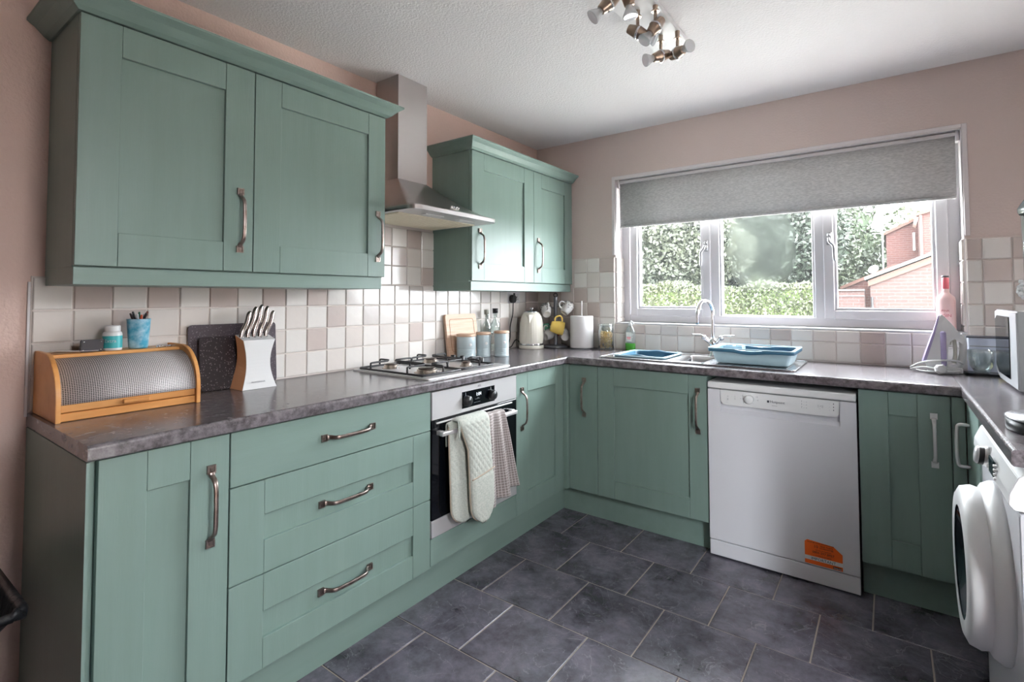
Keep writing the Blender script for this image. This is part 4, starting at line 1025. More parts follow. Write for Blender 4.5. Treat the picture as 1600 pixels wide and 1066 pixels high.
te = text('label_lettering', 'Extra', .0155, (.085, -2.637, ZB+.026), (PI/2, 0, 0), WHITEPL, lb_, .0006, 'CENTER')
for v in te.data.vertices:     # wrap the flat lettering round the tub
    a_ = -.50+v.co.x/.0268; v.co = Vector((.0268*math.cos(a_), .0268*math.sin(a_), v.co.z))
wl_ = tag(obj('wallet', (lambda b: (prism(b, rrect(-.03, .0, 0, .0, .0) if 0 else [(-2.722, ZB), (-2.665, ZB), (-2.662, ZB+.038), (-2.720, ZB+.038)], .085, .10, 'x', .002), b)[-1])(B()), mat('dark_leather', (58, 54, 58), .5), loc=(.09, -2.69, ZB)), 'small dark studded wallet standing on the bread bin beside the tub', 'wallet')
for (yy, zz) in ((-2.716, .006), (-2.714, .032), (-2.670, .032), (-2.671, .006)):
    b_ = B(); lathe(b_, [(0, .002), (.0018, .0015), (.002, 0)], (.10, yy, ZB+zz), 8, (1, 0, 0)); obj('stud', b_, CHROME, wl_)
b_ = B(); sheet(b_, 6, 6, lambda u, v: (.055+v*.055+.004*u, -2.785+u*.105, ZB+.002+.008*(v-.4)**2+.006*(1-u)**2), .0008); tag(obj('paper_slip', b_, mat('white_paper', (226, 220, 222), .7), loc=(.08, -2.74, ZB)), 'curled white paper slip on the bread bin beside the dark wallet', 'paper')
b_ = B(); sheet(b_, 3, 3, lambda u, v: (.025+v*.075, -2.792+u*.07, ZB+.0008+.001*u), .0008); tag(obj('paper_slip', b_, mat('brown_paper', (205, 170, 140), .7), loc=(.05, -2.76, ZB)), 'flat buff paper slip lying under the white one on the bread bin', 'paper')
ky = thing('key_bunch', 'small bunch of silver keys and trinkets at the far end of the bread bin', 'keys', (.085, -2.49, ZB))
b_ = B(); tube(b_, [(.085+.011*math.cos(a), -2.50+.011*math.sin(a), ZB+.004) for a in np.linspace(0, 2*PI, 17)[:-1]], .0012, 6, closed=True); obj('key_ring', b_, CHROME, ky)
for (x, y, a) in ((.09, -2.485, .3), (.08, -2.472, 1.1), (.10, -2.510, -.6)):
    b_ = B(); lathe(b_, [(0, 0), (.008, .0), (.008, .003), (0, .004)], (x, y, ZB+.001), 14); v_ = Vector((math.cos(a), math.sin(a), 0)); tube(b_, [Vector((x, y, ZB+.0028)), Vector((x, y, ZB+.0028))+v_*.026], .002, 6, flat=(1.4, .6)); obj('key', b_, CHROME, ky)

# ------------------------------------------------------------------ dark boards and knife block
def board(name, lab, y0, y1, z0, z1, xb, xt, th, m, r=.014, cat='chopping board', groove=False, sidem=None):
    """board leaning on the wall: bottom back at xb, top back at xt"""
    b_ = B(); prism(b_, rrect(y0, y1, 0, (z1-z0), r, 4), 0, th, 'x', .0012)
    ang = math.atan2(xb-xt, z1-z0)
    R = Matrix.Rotation(-ang, 4, 'Y')
    bmesh.ops.transform(b_, matrix=Matrix.Translation((xb, 0, z0)) @ R, verts=b_.verts)
    o = obj(name, b_, m, loc=(xb, (y0+y1)/2, z0)); tag(o, lab, cat)
    if groove:
        g_ = B(); tube(g_, [(th+.0002, p[0], p[1]) for p in rrect(y0+.03, y1-.03, .03, (z1-z0)-.03, r, 4)], .0018, 6, closed=True)
        bmesh.ops.transform(g_, matrix=Matrix.Translation((xb, 0, z0)) @ R, verts=g_.verts)
        obj('juice_groove', g_, mat('groove_shadow_wood', (176, 134, 108), .6), o)
    return o
board('chopping_board', 'larger dark speckled chopping board leaning on the tiles behind the smaller one', -2.392, -2.055, .9102, 1.158, .036, .020, .008, SPECK)
board('chopping_board', 'smaller dark speckled chopping board in front, behind the knife block', -2.362, -2.105, .9102, 1.112, .060, .034, .012, SPECK2)
KNST = mat('dark_polished_steel', (168, 156, 150), .16, 1.0)
kb = thing('knife_block', 'white and pale wood knife block holding five steel knives', 'knife block', (.12, -2.19, .91))
# curved front silhouette; y half-width varies with z
b_ = B(); n_ = 14; rings = []
for k in range(n_+1):
    t = k/n_; z = .9105+t*.185; w_ = .068-.026*math.sin(PI*min(1, t*1.02))**1.0*(.75) ; 
    w_ = .0665-.018*math.sin(PI*t)-.004*t
    xf = .166-.026*t-.010*math.sin(PI*t); xb_ = .062+.012*t
    cy_ = -2.19+.010*t
    if t == 1: z0f = 0
    zt_b = z+.020*t; 
    rings.append([b_.verts.new((xf, cy_-w_, z)), b_.verts.new((xf, cy_+w_, z)), b_.verts.new((xb_, cy_+w_, zt_b)), b_.verts.new((xb_, cy_-w_, zt_b))])
for r0, r1 in zip(rings[:-1], rings[1:]):
    for q in range(4): b_.faces.new((r0[q], r0[(q+1) % 4], r1[(q+1) % 4], r1[q]))
b_.faces.new(rings[0][::-1]); b_.faces.new(rings[-1])
obj('block_body', b_, WHITEPL, kb, recalc=True)
b_ = B(); 
for s in (-1,):
    pr = []
    for k in range(n_+1):
        t = k/n_; z = .9108+t*.1845; w_ = .0665-.018*math.sin(PI*t)-.004*t; cy_ = -2.19+.010*t
        pr.append((Vector((.1655-.026*t-.010*math.sin(PI*t), cy_-w_-.0012, z)), Vector((.063+.012*t, cy_-w_-.0012, z+.020*t))))
    for a, b in zip(pr[:-1], pr[1:]):
        f = b_.faces.new([b_.verts.new(a[0]), b_.verts.new(a[1]), b_.verts.new(b[1]), b_.verts.new(b[0])])
obj('side_veneer', b_, mat('tan_veneer', (214, 172, 140), .5), kb, label='pale tan wooden side')
text('block_lettering', 'PROFESSIONAL', .008, (.1635, -2.222, .934), FX, GP2, kb)
for i_ in range(5):
    y0 = -2.232+i_*.024; base = Vector((.100+.002*(i_ % 2), y0, 1.100)); top = Vector((.088, y0+.037, [1.205, 1.222, 1.230, 1.224, 1.205][i_]))
    kn = thing('kitchen_knife', 'steel handled kitchen knife, %s in the knife block' % ['nearest', 'second from the near side', 'middle one', 'fourth from the near side', 'farthest'][i_], 'knife', base, 'steel knives in the knife block')
    b_ = B(); P = bez([base-(top-base)*.05, base+(top-base)*.25+Vector((0, -.003, 0)), base+(top-base)*.6+Vector((0, .003, 0)), base+(top-base)*.9+Vector((0, .0, 0)), top+Vector((0, .004, 0))], 4)
    rr = [(.0065+.003*math.sin(PI*min(1, k/(len(P)-1)*1.1)))*(.75 if k > len(P)-2 else 1) for k in range(len(P))]
    tube(b_, P, rr, 12, flat=(1.1, .75)); obj('knife_handle', b_, KNST, kn)
    b_ = B(); bx(b_, base.x-.012, base.x+.012, base.y-.003, base.y+.003, 1.09, 1.106); obj('blade', b_, BLACKM, kn)

# ------------------------------------------------------------------ right of the hob
bd1 = board('chopping_board', 'pale wooden chopping board with juice groove leaning behind the canisters', -1.030, -.755, .9102, 1.160, .050, .014, .018, PALEWOOD, .016, groove=True)
def canister(lab, x, y, r, zt):
    t = thing('canister', lab, 'canister', (x, y, .91), 'pale blue kitchen canisters')
    h = zt-.91-.014; zc = .9105
    pr = [(0, 0), (r*.97, 0), (r, .003)]
    for k in range(5): z = .014+k*.008; pr += [(r, z), (r*.975, z+.002), (r*.975, z+.004), (r, z+.006)]
    pr += [(r, h-.004), (r*.97, h), (0, h)]
    b_ = B(); lathe(b_, pr, (x, y, zc), 36); o = obj('canister_body', b_, BLUEJ, t)
    b_ = B(); lathe(b_, [(0, h), (r*1.03, h), (r*1.04, h+.003), (r*1.04, h+.012), (r*1.0, h+.014), (0, h+.014)], (x, y, zc), 36); obj('wooden_lid', b_, PALEWOOD, t)
    # white oval emblem facing the room
    a = math.atan2(-3.2-y, 2.1-x)+.45; p = Vector((x+r*math.cos(a), y+r*math.sin(a), zc+h*.62))
    b_ = B(); nrm_ = Vector((math.cos(a), math.sin(a), 0)); lathe(b_, [(0, .0012), (.008, .001), (.009, 0)], p, 20, nrm_, sx=1, sy=1.0)
    obj('emblem', b_, WHITEPL, t)
    return t
canister('widest pale blue canister with wooden lid, nearest the leaning board', .128, -.950, .0565, 1.046)
canister('middle pale blue canister with wooden lid, behind the hob knobs', .184, -.862, .043, 1.053)
canister('pale blue canister with wooden lid farthest right, beside the glass bottles', .262, -.786, .0440, 1.060)
def bottle(lab, x, y, r, h, capm):
    t = thing('glass_bottle', lab, 'bottle', (x, y, .91)); zc = .9105
    k = h/.28
    b_ = B(); lathe(b_, [(0, 0), (r*.95, 0), (r, .005), (r, .16*k), (r*.92, .18*k), (r*.42, .205*k), (r*.38, .215*k), (r*.38, .24*k), (r*.5, .243*k), (r*.5, .252*k), (r*.3, .252*k), (r*.3, .21*k), (r*.85, .175*k), (r*.92, .158*k), (r*.92, .010), (0, .008)], (x, y, zc), 28); obj('bottle_glass', b_, GLASS, t)
    b_ = B(); lathe(b_, [(0, .249*k), (r*.52, .249*k), (r*.54, .28*k), (0, .28*k)], (x, y, zc), 20); obj('stopper', b_, capm, t)
    return t
t = bottle('clear glass oil bottle with black stopper beside the canisters', .062, -.592, .034, .278, BLACKM)
b_ = B(); lathe(b_, [(.0344, .05), (.0344, .115)], (.062, -.592, .9105), 28); obj('bottle_label', b_, mat('pale_patterned_label', (214, 208, 204), .5, vary=(90, (120, 100, 90), .55, .62)), t)
t = bottle('taller grey capped clear bottle behind the oil bottle', .055, -.672, .030, .27, mat('grey_green_cap', (150, 152, 142), .5))
# socket, plug and lead
so = thing('wall_socket', 'brushed steel double wall socket on the tiles under the wall cabinet', 'socket', (.012, -.325, 1.262))
b_ = B(); bx(b_, .0125, .017, -.398, -.253, 1.220, 1.299, .0015); obj('face_plate', b_, STEELW, so)
for y in (-.362, -.290):
    b_ = B(); bx(b_, .017, .018, y-.022, y+.022, 1.234, 1.285, .0005); obj('socket_insert', b_, mat('pale_socket_insert', (200, 198, 198), .4), so)
b_ = B(); 
for (y, z, w_, h_) in ((-.29, 1.262, .003, .007), (-.299, 1.247, .0045, .0025), (-.281, 1.247, .0045, .0025)): bx(b_, .018, .0184, y-w_, y+w_, z-h_, z+h_)
obj('pin_holes', b_, BLACKM, so)
b_ = B(); bx(b_, .018, .022, -.325-.008, -.325+.010, 1.272, 1.290, .001); obj('rocker_switch', b_, BLACKM, so)
pg = thing('kettle_plug', 'black plug in the wall socket with its lead running to the kettle', 'plug', (.03, -.358, 1.248))
b_ = B(); prism(b_, [(-.384, 1.238), (-.372, 1.222), (-.344, 1.222), (-.332, 1.238), (-.332, 1.262), (-.345, 1.276), (-.371, 1.276), (-.384, 1.262)], .0184, .048, 'x', .004); obj('plug_body', b_, BLACKM, pg)
b_ = B(); tube(b_, bez([(.036, -.358, 1.226), (.035, -.359, 1.20), (.026, -.352, 1.14), (.02, -.372, 1.06), (.022, -.375, .99), (.03, -.405, .925), (.04, -.385, .925), (.04, -.345, .962), (.045, -.315, .960), (.06, -.30, .930), (.08, -.29, .920)], 8), .0035, 8); obj('lead', b_, BLACKM, pg)
# kettle
kt = thing('kettle', 'cream ribbed electric kettle with chrome band under the wall cabinet', 'kettle', (.135, -.285, .91))
kx, ky_ = .137, -.285
b_ = B(); lathe(b_, [(0, 0), (.084, 0), (.086, .006), (.085, .018), (.082, .022), (0, .022)], (kx, ky_, .9105), 40); obj('kettle_base', b_, KETTLE, kt)
b_ = B(); lathe(b_, [(.080, .022), (.083, .024), (.083, .034), (.0805, .036)], (kx, ky_, .9105), 40); obj('chrome_band', b_, CHROME, kt)
prk = [(.082, .036), (.083, .06), (.082, .12), (.079, .17), (.074, .20), (.066, .225), (.052, .243), (.045, .247), (0, .249)]
b_ = B(); lathe(b_, prk, (kx, ky_, .9105), 120, flute=lambda a, h: 1+(.014*abs(math.sin(15*a)) if .05 < h < .19 else 0)); kbd = obj('kettle_body', b_, KETTLE, kt)
b_ = B(); lathe(b_, [(.047, .244), (.050, .248), (.048, .254), (.02, .258), (0, .258)], (kx, ky_, .9105), 36); obj('lid', b_, CHROME, kt)
b_ = B(); lathe(b_, [(0, .258), (.008, .258), (.006, .264), (.013, .268), (.017, .274), (.010, .278), (0, .279)], (kx, ky_, .9105), 20); obj('lid_knob', b_, CHROME, kt)
sa = math.atan2(-3.2-ky_, 2.1-kx)-.15; sd = Vector((math.cos(sa), math.sin(sa), 0)); sp_ = Vector((-sd.y, sd.x, 0)); kc = Vector((kx, ky_, .9105))
b_ = B(); v_ = [b_.verts.new(kc+sd*.100+Vector((0, 0, .232))), b_.verts.new(kc+sd*.060+sp_*.026+Vector((0, 0, .228))), b_.verts.new(kc+sd*.079+Vector((0, 0, .165))), b_.verts.new(kc+sd*.060-sp_*.026+Vector((0, 0, .228))), b_.verts.new(kc+sd*.052+Vector((0, 0, .222)))]
for q in ((0, 1, 2), (0, 2, 3), (0, 3, 4), (0, 4, 1), (1, 4, 2), (4, 3, 2)): b_.faces.new([v_[k] for k in q])
obj('spout', b_, KETTLE, kt, recalc=True)
b_ = B(); hs = -sd; tube(b_, bez([kc+hs*.06+Vector((0, 0, .228)), kc+hs*.105+Vector((0, 0, .235)), kc+hs*.128+Vector((0, 0, .19)), kc+hs*.122+Vector((0, 0, .11)), kc+hs*.080+Vector((0, 0, .06))], 6), .009, 10); obj('kettle_handle', b_, KETTLE, kt)
# mug tree and mugs
MX, MY = .235, -.125
mt = thing('mug_tree', 'grey metal mug tree with ring top behind the kettle', 'mug tree', (MX, MY, .91))
GREYM = mat('grey_metal_paint', (128, 130, 136), .35, .6)
b_ = B(); lathe(b_, [(0, 0), (.082, 0), (.084, .004), (.080, .012), (.074, .014), (.02, .016), (0, .016)], (MX, MY, .9105), 36); obj('base', b_, GREYM, mt)
b_ = B(); cyl(b_, (MX, MY, .925), (MX, MY, 1.262), .0135); obj('pole', b_, GREYM, mt)
b_ = B(); q_ = Vector((.85, .52, 0)); tube(b_, [Vector((MX, MY, 1.276))+q_*.013*math.cos(a)+Vector((0, 0, .013*math.sin(a))) for a in np.linspace(0, 2*PI, 21)[:-1]], .0035, 8, closed=True); obj('ring', b_, BLACKM, mt)
rv = Vector((.80, .59, 0)); fv = Vector((.59, -.80, 0))     # right and toward the camera
def mug(lab, c, ax, m, inner=None, hdir=None, r=.038, h=.082, spots=None):
    """c = centre of the base disc, ax = axis from base to mouth"""
    t = thing('mug', lab, 'mug', c, 'mugs on the mug tree'); ax = Vector(ax).normalized()
    b_ = B(); lathe(b_, [(0, .003), (r*.62, .003), (r*.66, 0), (r*.72, 0), (r*.80, .012), (r, h*.55), (r, h), (r*.93, h), (r*.92, h*.5), (r*.7, .010), (0, .008)], c, 30, ax); o = obj('mug_body', b_, m, t)
    hd_ = Vector(hdir); hd_ = (hd_-ax*hd_.dot(ax)).normalized(); C_ = Vector(c)
    b_ = B(); tube(b_, bez([C_+ax*h*.22+hd_*r*.84, C_+ax*h*.20+hd_*r*1.35, C_+ax*h*.42+hd_*r*1.75, C_+ax*h*.68+hd_*r*1.6, C_+ax*h*.78+hd_*r*.98], 5), .0055, 8); obj('mug_handle', b_, m, t)
    if spots:
        b_ = B(); random.seed(3)
        q = Vector((0, 0, 1)).rotation_difference(ax)
        for k in range(46):
            a = random.uniform(0, 2*PI); hh = random.uniform(.45, .97)*h; p = C_+q @ Vector((r*1.003*math.cos(a), r*1.003*math.sin(a), hh)); nn = q @ Vector((math.cos(a), math.sin(a), 0))
            lathe(b_, [(0, .0006), (.0032, .0004), (.0034, -.001)], p, 8, nn)
        obj('dots', b_, spots, t)
    return t
MUGW = mat('white_china', (216, 214, 212), .2); MUGY = mat('yellow_china', (240, 208, 110), .25); MUGR = mat('red_china', (205, 30, 30), .25); MUGG = mat('green_china', (96, 170, 140), .25)
C0 = Vector((MX, MY, 0))
mug('white mug with black dots, upper left on the mug tree', C0-rv*.066+fv*.055+Vector((0, 0, 1.140)), -fv*.62-rv*.06+Vector((0, 0, .5)), MUGW, hdir=Vector((0, 0, 1))+rv*.1, spots=BLACKM)
mug('white mug with grey marks, upper right on the mug tree', C0+rv*.052+fv*.055+Vector((0, 0, 1.150)), rv*.55-fv*.35+Vector((0, 0, .75)), MUGW, hdir=Vector((0, 0, 1))-rv*.3, spots=mat('grey_mark', (130, 126, 130), .4))
mug('yellow mug hanging at the middle of the mug tree', C0-rv*.040+fv*.072+Vector((0, 0, 1.062)), rv*.95-Vector((0, 0, .22)), MUGY, hdir=Vector((0, 0, 1)), r=.046, h=.09)
mug('white mug lower left on the mug tree, behind the kettle', C0-rv*.080+fv*.035+Vector((0, 0, .985)), rv*.5-fv*.55+Vector((0, 0, .25)), MUGW, hdir=Vector((0, 0, 1))-rv*.2)
mug('white mug lower right on the mug tree, its base towards the room', C0+rv*.060+fv*.060+Vector((0, 0, .985)), -fv*.9+Vector((0, 0, .25)), MUGW, hdir=Vector((0, 0, 1))-rv*.15)
mug('red mug at the back of the mug tree', C0+rv*.022-fv*.03+Vector((0, 0, .99)), rv*.3-fv*.1+Vector((0, 0, .9)), MUGR, hdir=-rv, r=.030, h=.066)
mug('green mug at the back left of the mug tree', C0-rv*.058-fv*.02+Vector((0, 0, 1.012)), Vector((0, 0, 1))-rv*.2, MUGG, hdir=rv, r=.026, h=.062)
b_ = B()
for (dv, z) in ((-rv*.05+fv*.02, 1.19), (rv*.05+fv*.02, 1.20), (fv*.05, 1.13), (-rv*.05, 1.06), (rv*.05+fv*.03, 1.05)):
    tube(b_, [C0+Vector((0, 0, z-.01)), C0+dv+Vector((0, 0, z+.008))], .003, 6)
obj('mug_hooks', b_, GREYM, mt)
# kitchen roll
kr = thing('kitchen_roll', 'white kitchen roll on a metal stand beside the mug tree', 'kitchen roll', (.437, -.115, .91))
RX, RY = .437, -.115
b_ = B(); lathe(b_, [(0, 0), (.078, 0), (.078, .005), (.07, .008), (0, .008)], (RX, RY, .9105), 36); obj('stand_base', b_, GREYM, kr)
b_ = B(); lathe(b_, [(.02, .009), (.0765, .009), (.078, .012), (.078, .219), (.0765, .222), (.02, .222), (.02, .009)], (RX, RY, .9105), 48); obj('paper_roll', b_, mat('white_tissue', (226, 224, 224), .9, bump=(160, .3, .001)), kr)
b_ = B(); cyl(b_, (RX, RY, .918), (RX, RY, 1.235), .004, n=10); obj('stand_rod', b_, STEELW, kr)
# pasta jar
pj = thing('pasta_jar', 'lidded glass jar of dried pasta beside the kitchen roll', 'jar', (.600, -.075, .91))
JX, JY = .600, -.078
b_ = B(); lathe(b_, [(0, 0), (.048, 0), (.052, .006), (.052, .130), (.046, .148), (.043, .155), (.046, .158), (.043, .160), (.040, .156), (.043, .146), (.0495, .128), (.0495, .008), (0, .005)], (JX, JY, .9105), 36); obj('jar_glass', b_, GLASS, pj)
b_ = B(); lathe(b_, [(0, .160), (.047, .160), (.048, .164), (.044, .170), (.02, .173), (0, .174)], (JX, JY, .9105), 36); obj('jar_lid', b_, GLASS, pj)
b_ = B(); tube(b_, [(JX+.045*math.cos(a), JY+.045*math.sin(a), .9105+.152) for a in np.linspace(0, 2*PI, 25)[:-1]], .0013, 6, closed=True); tube(b_, bez([(JX-.045, JY-.012, 1.062), (JX-.052, JY-.014, 1.075), (JX-.047, JY-.012, 1.086)], 4), .0013, 6); obj('clip_wire', b_, CHROME, pj)
b_ = B(); random.seed(8)
for k in range(230):
    a = random.uniform(0, 2*PI); rr_ = .040*math.sqrt(random.random()); z = .920+random.random()**.9*.108
    p = Vector((JX+rr_*math.cos(a), JY+rr_*math.sin(a), z)); dv = Vector((random.gauss(0, 1), random.gauss(0, 1), random.gauss(0, 1))).normalized()*.009
    tube(b_, [p-dv, p+dv], .0035, 5)
for v in b_.verts:
    rr_ = math.hypot(v.co.x-JX, v.co.y-JY)
    if rr_ > .048: v.co.x = JX+(v.co.x-JX)*.048/rr_; v.co.y = JY+(v.co.y-JY)*.048/rr_
    v.co.z = max(v.co.z, .918)
o = obj('pasta', b_, mat('dried_pasta', (236, 196, 120), .5, isl=.12), pj); o['kind'] = 'stuff'
# washing-up liquid
wl2 = thing('soap_bottle', 'clear bottle of green washing-up liquid with white cap beside the pasta jar', 'bottle', (.760, -.038, .91))
SXc, SYc = .757, -.046
SOAPT = archglass('clear_plastic', (240, 244, 242), .05, .2); SOAPG = mat('green_soap', (96, 190, 80), .1, trans=.4, ior=1.2)
b_ = B(); lathe(b_, [(0, 0), (.032, 0), (.034, .004), (.034, .048), (0, .048)], (SXc, SYc, .9105), 30, sy=.62); obj('green_liquid', b_, SOAPG, wl2)
b_ = B(); lathe(b_, [(.034, .048), (.034, .09), (.031, .12), (.024, .145), (.014, .158), (.011, .162), (0, .162)], (SXc, SYc, .9105), 30, sy=.62); obj('clear_upper', b_, SOAPT, wl2)
b_ = B(); lathe(b_, [(0, .162), (.012, .162), (.012, .172), (.008, .176), (.008, .186), (0, .188)], (SXc, SYc, .9105), 20); tube(b_, bez([(SXc, SYc, 1.092), (SXc+.006, SYc, 1.10), (SXc+.020, SYc-.002, 1.094), (SXc+.024, SYc-.003, 1.082)], 4), .005, 8); obj('pump_cap', b_, WHITEPL, wl2)
b_ = B(); bx(b_, SXc-.019, SXc+.019, SYc-.0232, SYc-.0215, .970, 1.030, .002); lb_ = obj('front_label', b_, mat('white_label', (228, 232, 228), .5), wl2)
b_ = B(); bx(b_, SXc-.011, SXc+.011, SYc-.0238, SYc-.0232, .985, .991); bx(b_, SXc-.014, SXc+.014, SYc-.0238, SYc-.0232, .994, 1.0); obj('label_print', b_, mat('pink_print', (226, 130, 140), .5), lb_)

# ------------------------------------------------------------------ right side things
pb = thing('pink_bottle', 'frosted pink bottle with darker pink cap at the right end of the window sill', 'bottle', (2.352, .045, 1.09))
b_ = B(); BXc, BYc = 2.350, .045
lathe(b_, [(0, 0), (.034, 0), (.037, .006), (.037, .150), (.034, .166), (.018, .182), (.0135, .190), (.0135, .205), (0, .205)], (BXc, BYc, 1.0905), 36); pbb = obj('bottle_body', b_, mat('frosted_pink', (224, 190, 188), .35), pb)
b_ = B(); lathe(b_, [(0, .205), (.0135, .205), (.0145, .207), (.0145, .258), (0, .262)], (BXc, BYc, 1.0905), 24); obj('bottle_cap', b_, mat('deep_pink_foil', (190, 90, 100), .3), pb)
b_ = B(); lathe(b_, [(0, .262), (.0147, .262), (.0147, .270), (0, .271)], (BXc, BYc, 1.0905), 24); obj('cap_top', b_, mat('grey_cap_top', (96, 92, 98), .4), pb)
text('bottle_lettering', 'PINK', .014, (BXc-.020, BYc-.0378, 1.185), FY, mat('rose_print', (180, 84, 92), .5), pbb); text('bottle_lettering', 'GIN', .020, (BXc-.018, BYc-.0378, 1.160), FY, MATS['rose_print'], pbb)
# steam iron standing on its heel
ir = thing('steam_iron', 'white and lilac steam iron standing on its heel under the pink bottle', 'iron', (2.33, -.14, .91))
LILAC = mat('lilac_plastic', (172, 160, 196), .3)
Yi0, Yi1 = -.165, -.085
prf = [(2.262, .935), (2.262, .958), (2.275, 1.0), (2.292, 1.06), (2.306, 1.12), (2.315, 1.170), (2.320, 1.178), (2.330, 1.168), (2.352, 1.135), (2.375, 1.098), (2.394, 1.062), (2.398, 1.045), (2.390, 1.0), (2.384, .95), (2.386, .935)]
def taperprism(b_, pts, y0, y1, tip):
    """narrow towards the tip (z high)"""
    zmin = min(p[1] for p in pts); zmax = max(p[1] for p in pts); yc = (y0+y1)/2
    def w_(z): return (y1-y0)/2*max(.12, (1-((z-zmin)/(zmax-zmin))**2.2))
    A = [b_.verts.new((x, yc-w_(z), z)) for x, z in pts]; Bv = [b_.verts.new((x, yc+w_(z), z)) for x, z in pts]; n_ = len(pts)
    b_.faces.new(A); b_.faces.new(Bv[::-1])
    for i_ in range(n_): b_.faces.new((A[i_], Bv[i_], Bv[(i_+1) % n_], A[(i_+1) % n_]))
    bmesh.ops.recalc_face_normals(b_, faces=b_.faces)
# body is a ring shape: front shell + handle with the grip opening between
shell = [(2.262, .936), (2.258, .960), (2.276, 1.02), (2.296, 1.09), (2.315, 1.170), (2.322, 1.176), (2.334, 1.162), (2.354, 1.135), (2.377, 1.098), (2.398, 1.062), (2.388, 1.045), (2.362, 1.066), (2.345, 1.05), (2.338, 1.01), (2.336, .936)]
b_ = B(); taperprism(b_, shell, Yi0, Yi1, 0); obj('iron_body', b_, WHITEPL, ir)
b_ = B(); taperprism(b_, [(2.250, .948), (2.246, .955), (2.268, 1.03), (2.290, 1.10), (2.308, 1.168), (2.314, 1.172), (2.296, 1.09), (2.276, 1.02), (2.257, .955)], Yi0-.005, Yi1+.005, 0); obj('soleplate', b_, LILAC, ir, label='lilac-edged soleplate')
b_ = B(); tube(b_, bez([(2.378, -.125, 1.085), (2.392, -.125, 1.055), (2.392, -.125, 1.01), (2.384, -.125, .96), (2.37, -.125, .935), (2.325, -.125, .930)], 5), .014, 12, flat=(1.2, 1)); obj('iron_handle', b_, WHITEPL, ir)
b_ = B(); bx(b_, 2.312, 2.333, -.171, -.079, .94, 1.10, .008, 2); obj('water_tank', b_, LILAC, ir)
b_ = B(); tube(b_, bez([(2.345, -.125, 1.035), (2.352, -.125, 1.075), (2.362, -.125, 1.055), (2.366, -.125, 1.0), (2.360, -.125, .955)], 5), .008, 10); obj('inner_grip', b_, KETTLE, ir)
b_ = B(); bx(b_, 2.262, 2.388, -.165, -.085, .9105, .936, .006, 2); obj('heel_rest', b_, WHITEPL, ir)
b_ = B(); random.seed(5)
for k in range(3):
    o_ = k*.006
    tube(b_, bez([(2.375, -.185-o_, .918+o_*.6), (2.33, -.20-o_, .922), (2.27, -.205-o_, .930+o_*.5), (2.215+o_, -.19, .928+o_*.5), (2.205+o_, -.165, .922), (2.24, -.182, .916), (2.30, -.205+o_, .917), (2.37, -.20, .918)], 6), .0042, 8)
tube(b_, bez([(2.20, -.18, .93), (2.24, -.19, .955), (2.30, -.19, .968), (2.36, -.18, .97), (2.39, -.15, .955)], 6), .0042, 8); obj('flex', b_, WHITEPL, ir)
b_ = B(); lathe(b_, [(0, -.014), (.016, -.014), (.022, -.006), (.022, .010), (.017, .016), (0, .018)], (2.305, -.228, .934), 8, (.3, -1, .15), smooth=False); obj('plug', b_, WHITEPL, ir, label='white mains plug')
# storage box, bowl, tray
CLEARP = archglass('frosted_clear_plastic', (225, 228, 236), .05, .4)
sb = thing('storage_box', 'pale translucent storage box with dark rim against the tiles behind the iron', 'box', (2.58, -.08, .91))
b_ = B(); bx(b_, 2.415, 2.80, -.075, -.018, .9105, 1.070, .004, 2); obj('box_body', b_, mat('milky_plastic', (196, 202, 218), .3), sb)
b_ = B(); bx(b_, 2.408, 2.806, -.081, -.014, 1.070, 1.078, .002); obj('box_rim', b_, mat('dark_grey_rim', (84, 84, 92), .4), sb)
b_ = B(); bx(b_, 2.42, 2.795, -.0775, -.075, 1.03, 1.034); obj('box_ridge', b_, CLEARP, sb)
ty = tag(obj('serving_tray', (lambda b: (prism(b, rrect(2.395, 2.72, -.185, -.088, .02), .9105, .920, 'z', .002), b)[-1])(B()), mat('black_lacquer', (28, 28, 34), .25), loc=(2.55, -.14, .91)), 'black tray holding the clear glass bowl, right of the iron', 'tray')
gbw = tag(obj('glass_bowl', (lambda b: (lathe(b, [(0, 0), (.022, 0), (.026, .004), (.040, .03), (.046, .075), (.047, .10), (.045, .10), (.044, .075), (.038, .032), (.024, .007), (0, .005)], (2.452, -.138, .9205), 40), b)[-1])(B()), GLASS, loc=(2.45, -.138, .92)), 'clear glass bowl on the black tray between iron and microwave', 'bowl')
sp1 = tag(obj('sponge', (lambda b: (bx(b, 2.505, 2.545, -.165, -.135, .9205, .947, .005, 2), b)[-1])(B()), mat('yellow_sponge', (236, 228, 170), .9, bump=(200, .6, .002)), loc=(2.52, -.15, .92)), 'small yellow sponge beside the glass bowl on the black tray', 'sponge')
# microwave
mw = thing('microwave', 'silver and white microwave oven with black door window at the right edge', 'microwave', (2.7, -.41, .91))
b_ = B(); bx(b_, 2.52, 2.915, -.66, -.205, .925, 1.195, .008, 2); obj('housing', b_, WHITEPL, mw)
b_ = B(); frame = [(-.21, .94), (-.21, 1.196), (-.19, 1.204), (-.655, 1.204), (-.66, .922), (-.30, .922)]
prism(b_, [(-.203, .955), (-.203, 1.190), (-.215, 1.203), (-.66, 1.203), (-.66, .918), (-.30, .918), (-.225, .935)], 2.492, 2.521, 'x', .005); dr = obj('door', b_, mat('silver_plastic', (205, 206, 210), .25, .4), mw)
b_ = B(); prism(b_, [(-.232, .975), (-.232, 1.165), (-.27, 1.18), (-.53, 1.18), (-.53, .945), (-.29, .945)], 2.489, 2.4925, 'x', .001); obj('door_window', b_, BLACKGL, dr)
b_ = B()
for (x, y) in ((2.54, -.25), (2.54, -.62), (2.88, -.25), (2.88, -.62)): cyl(b_, (x, y, .9102), (x, y, .926), .012, n=12)
obj('feet', b_, BLACKM, mw)
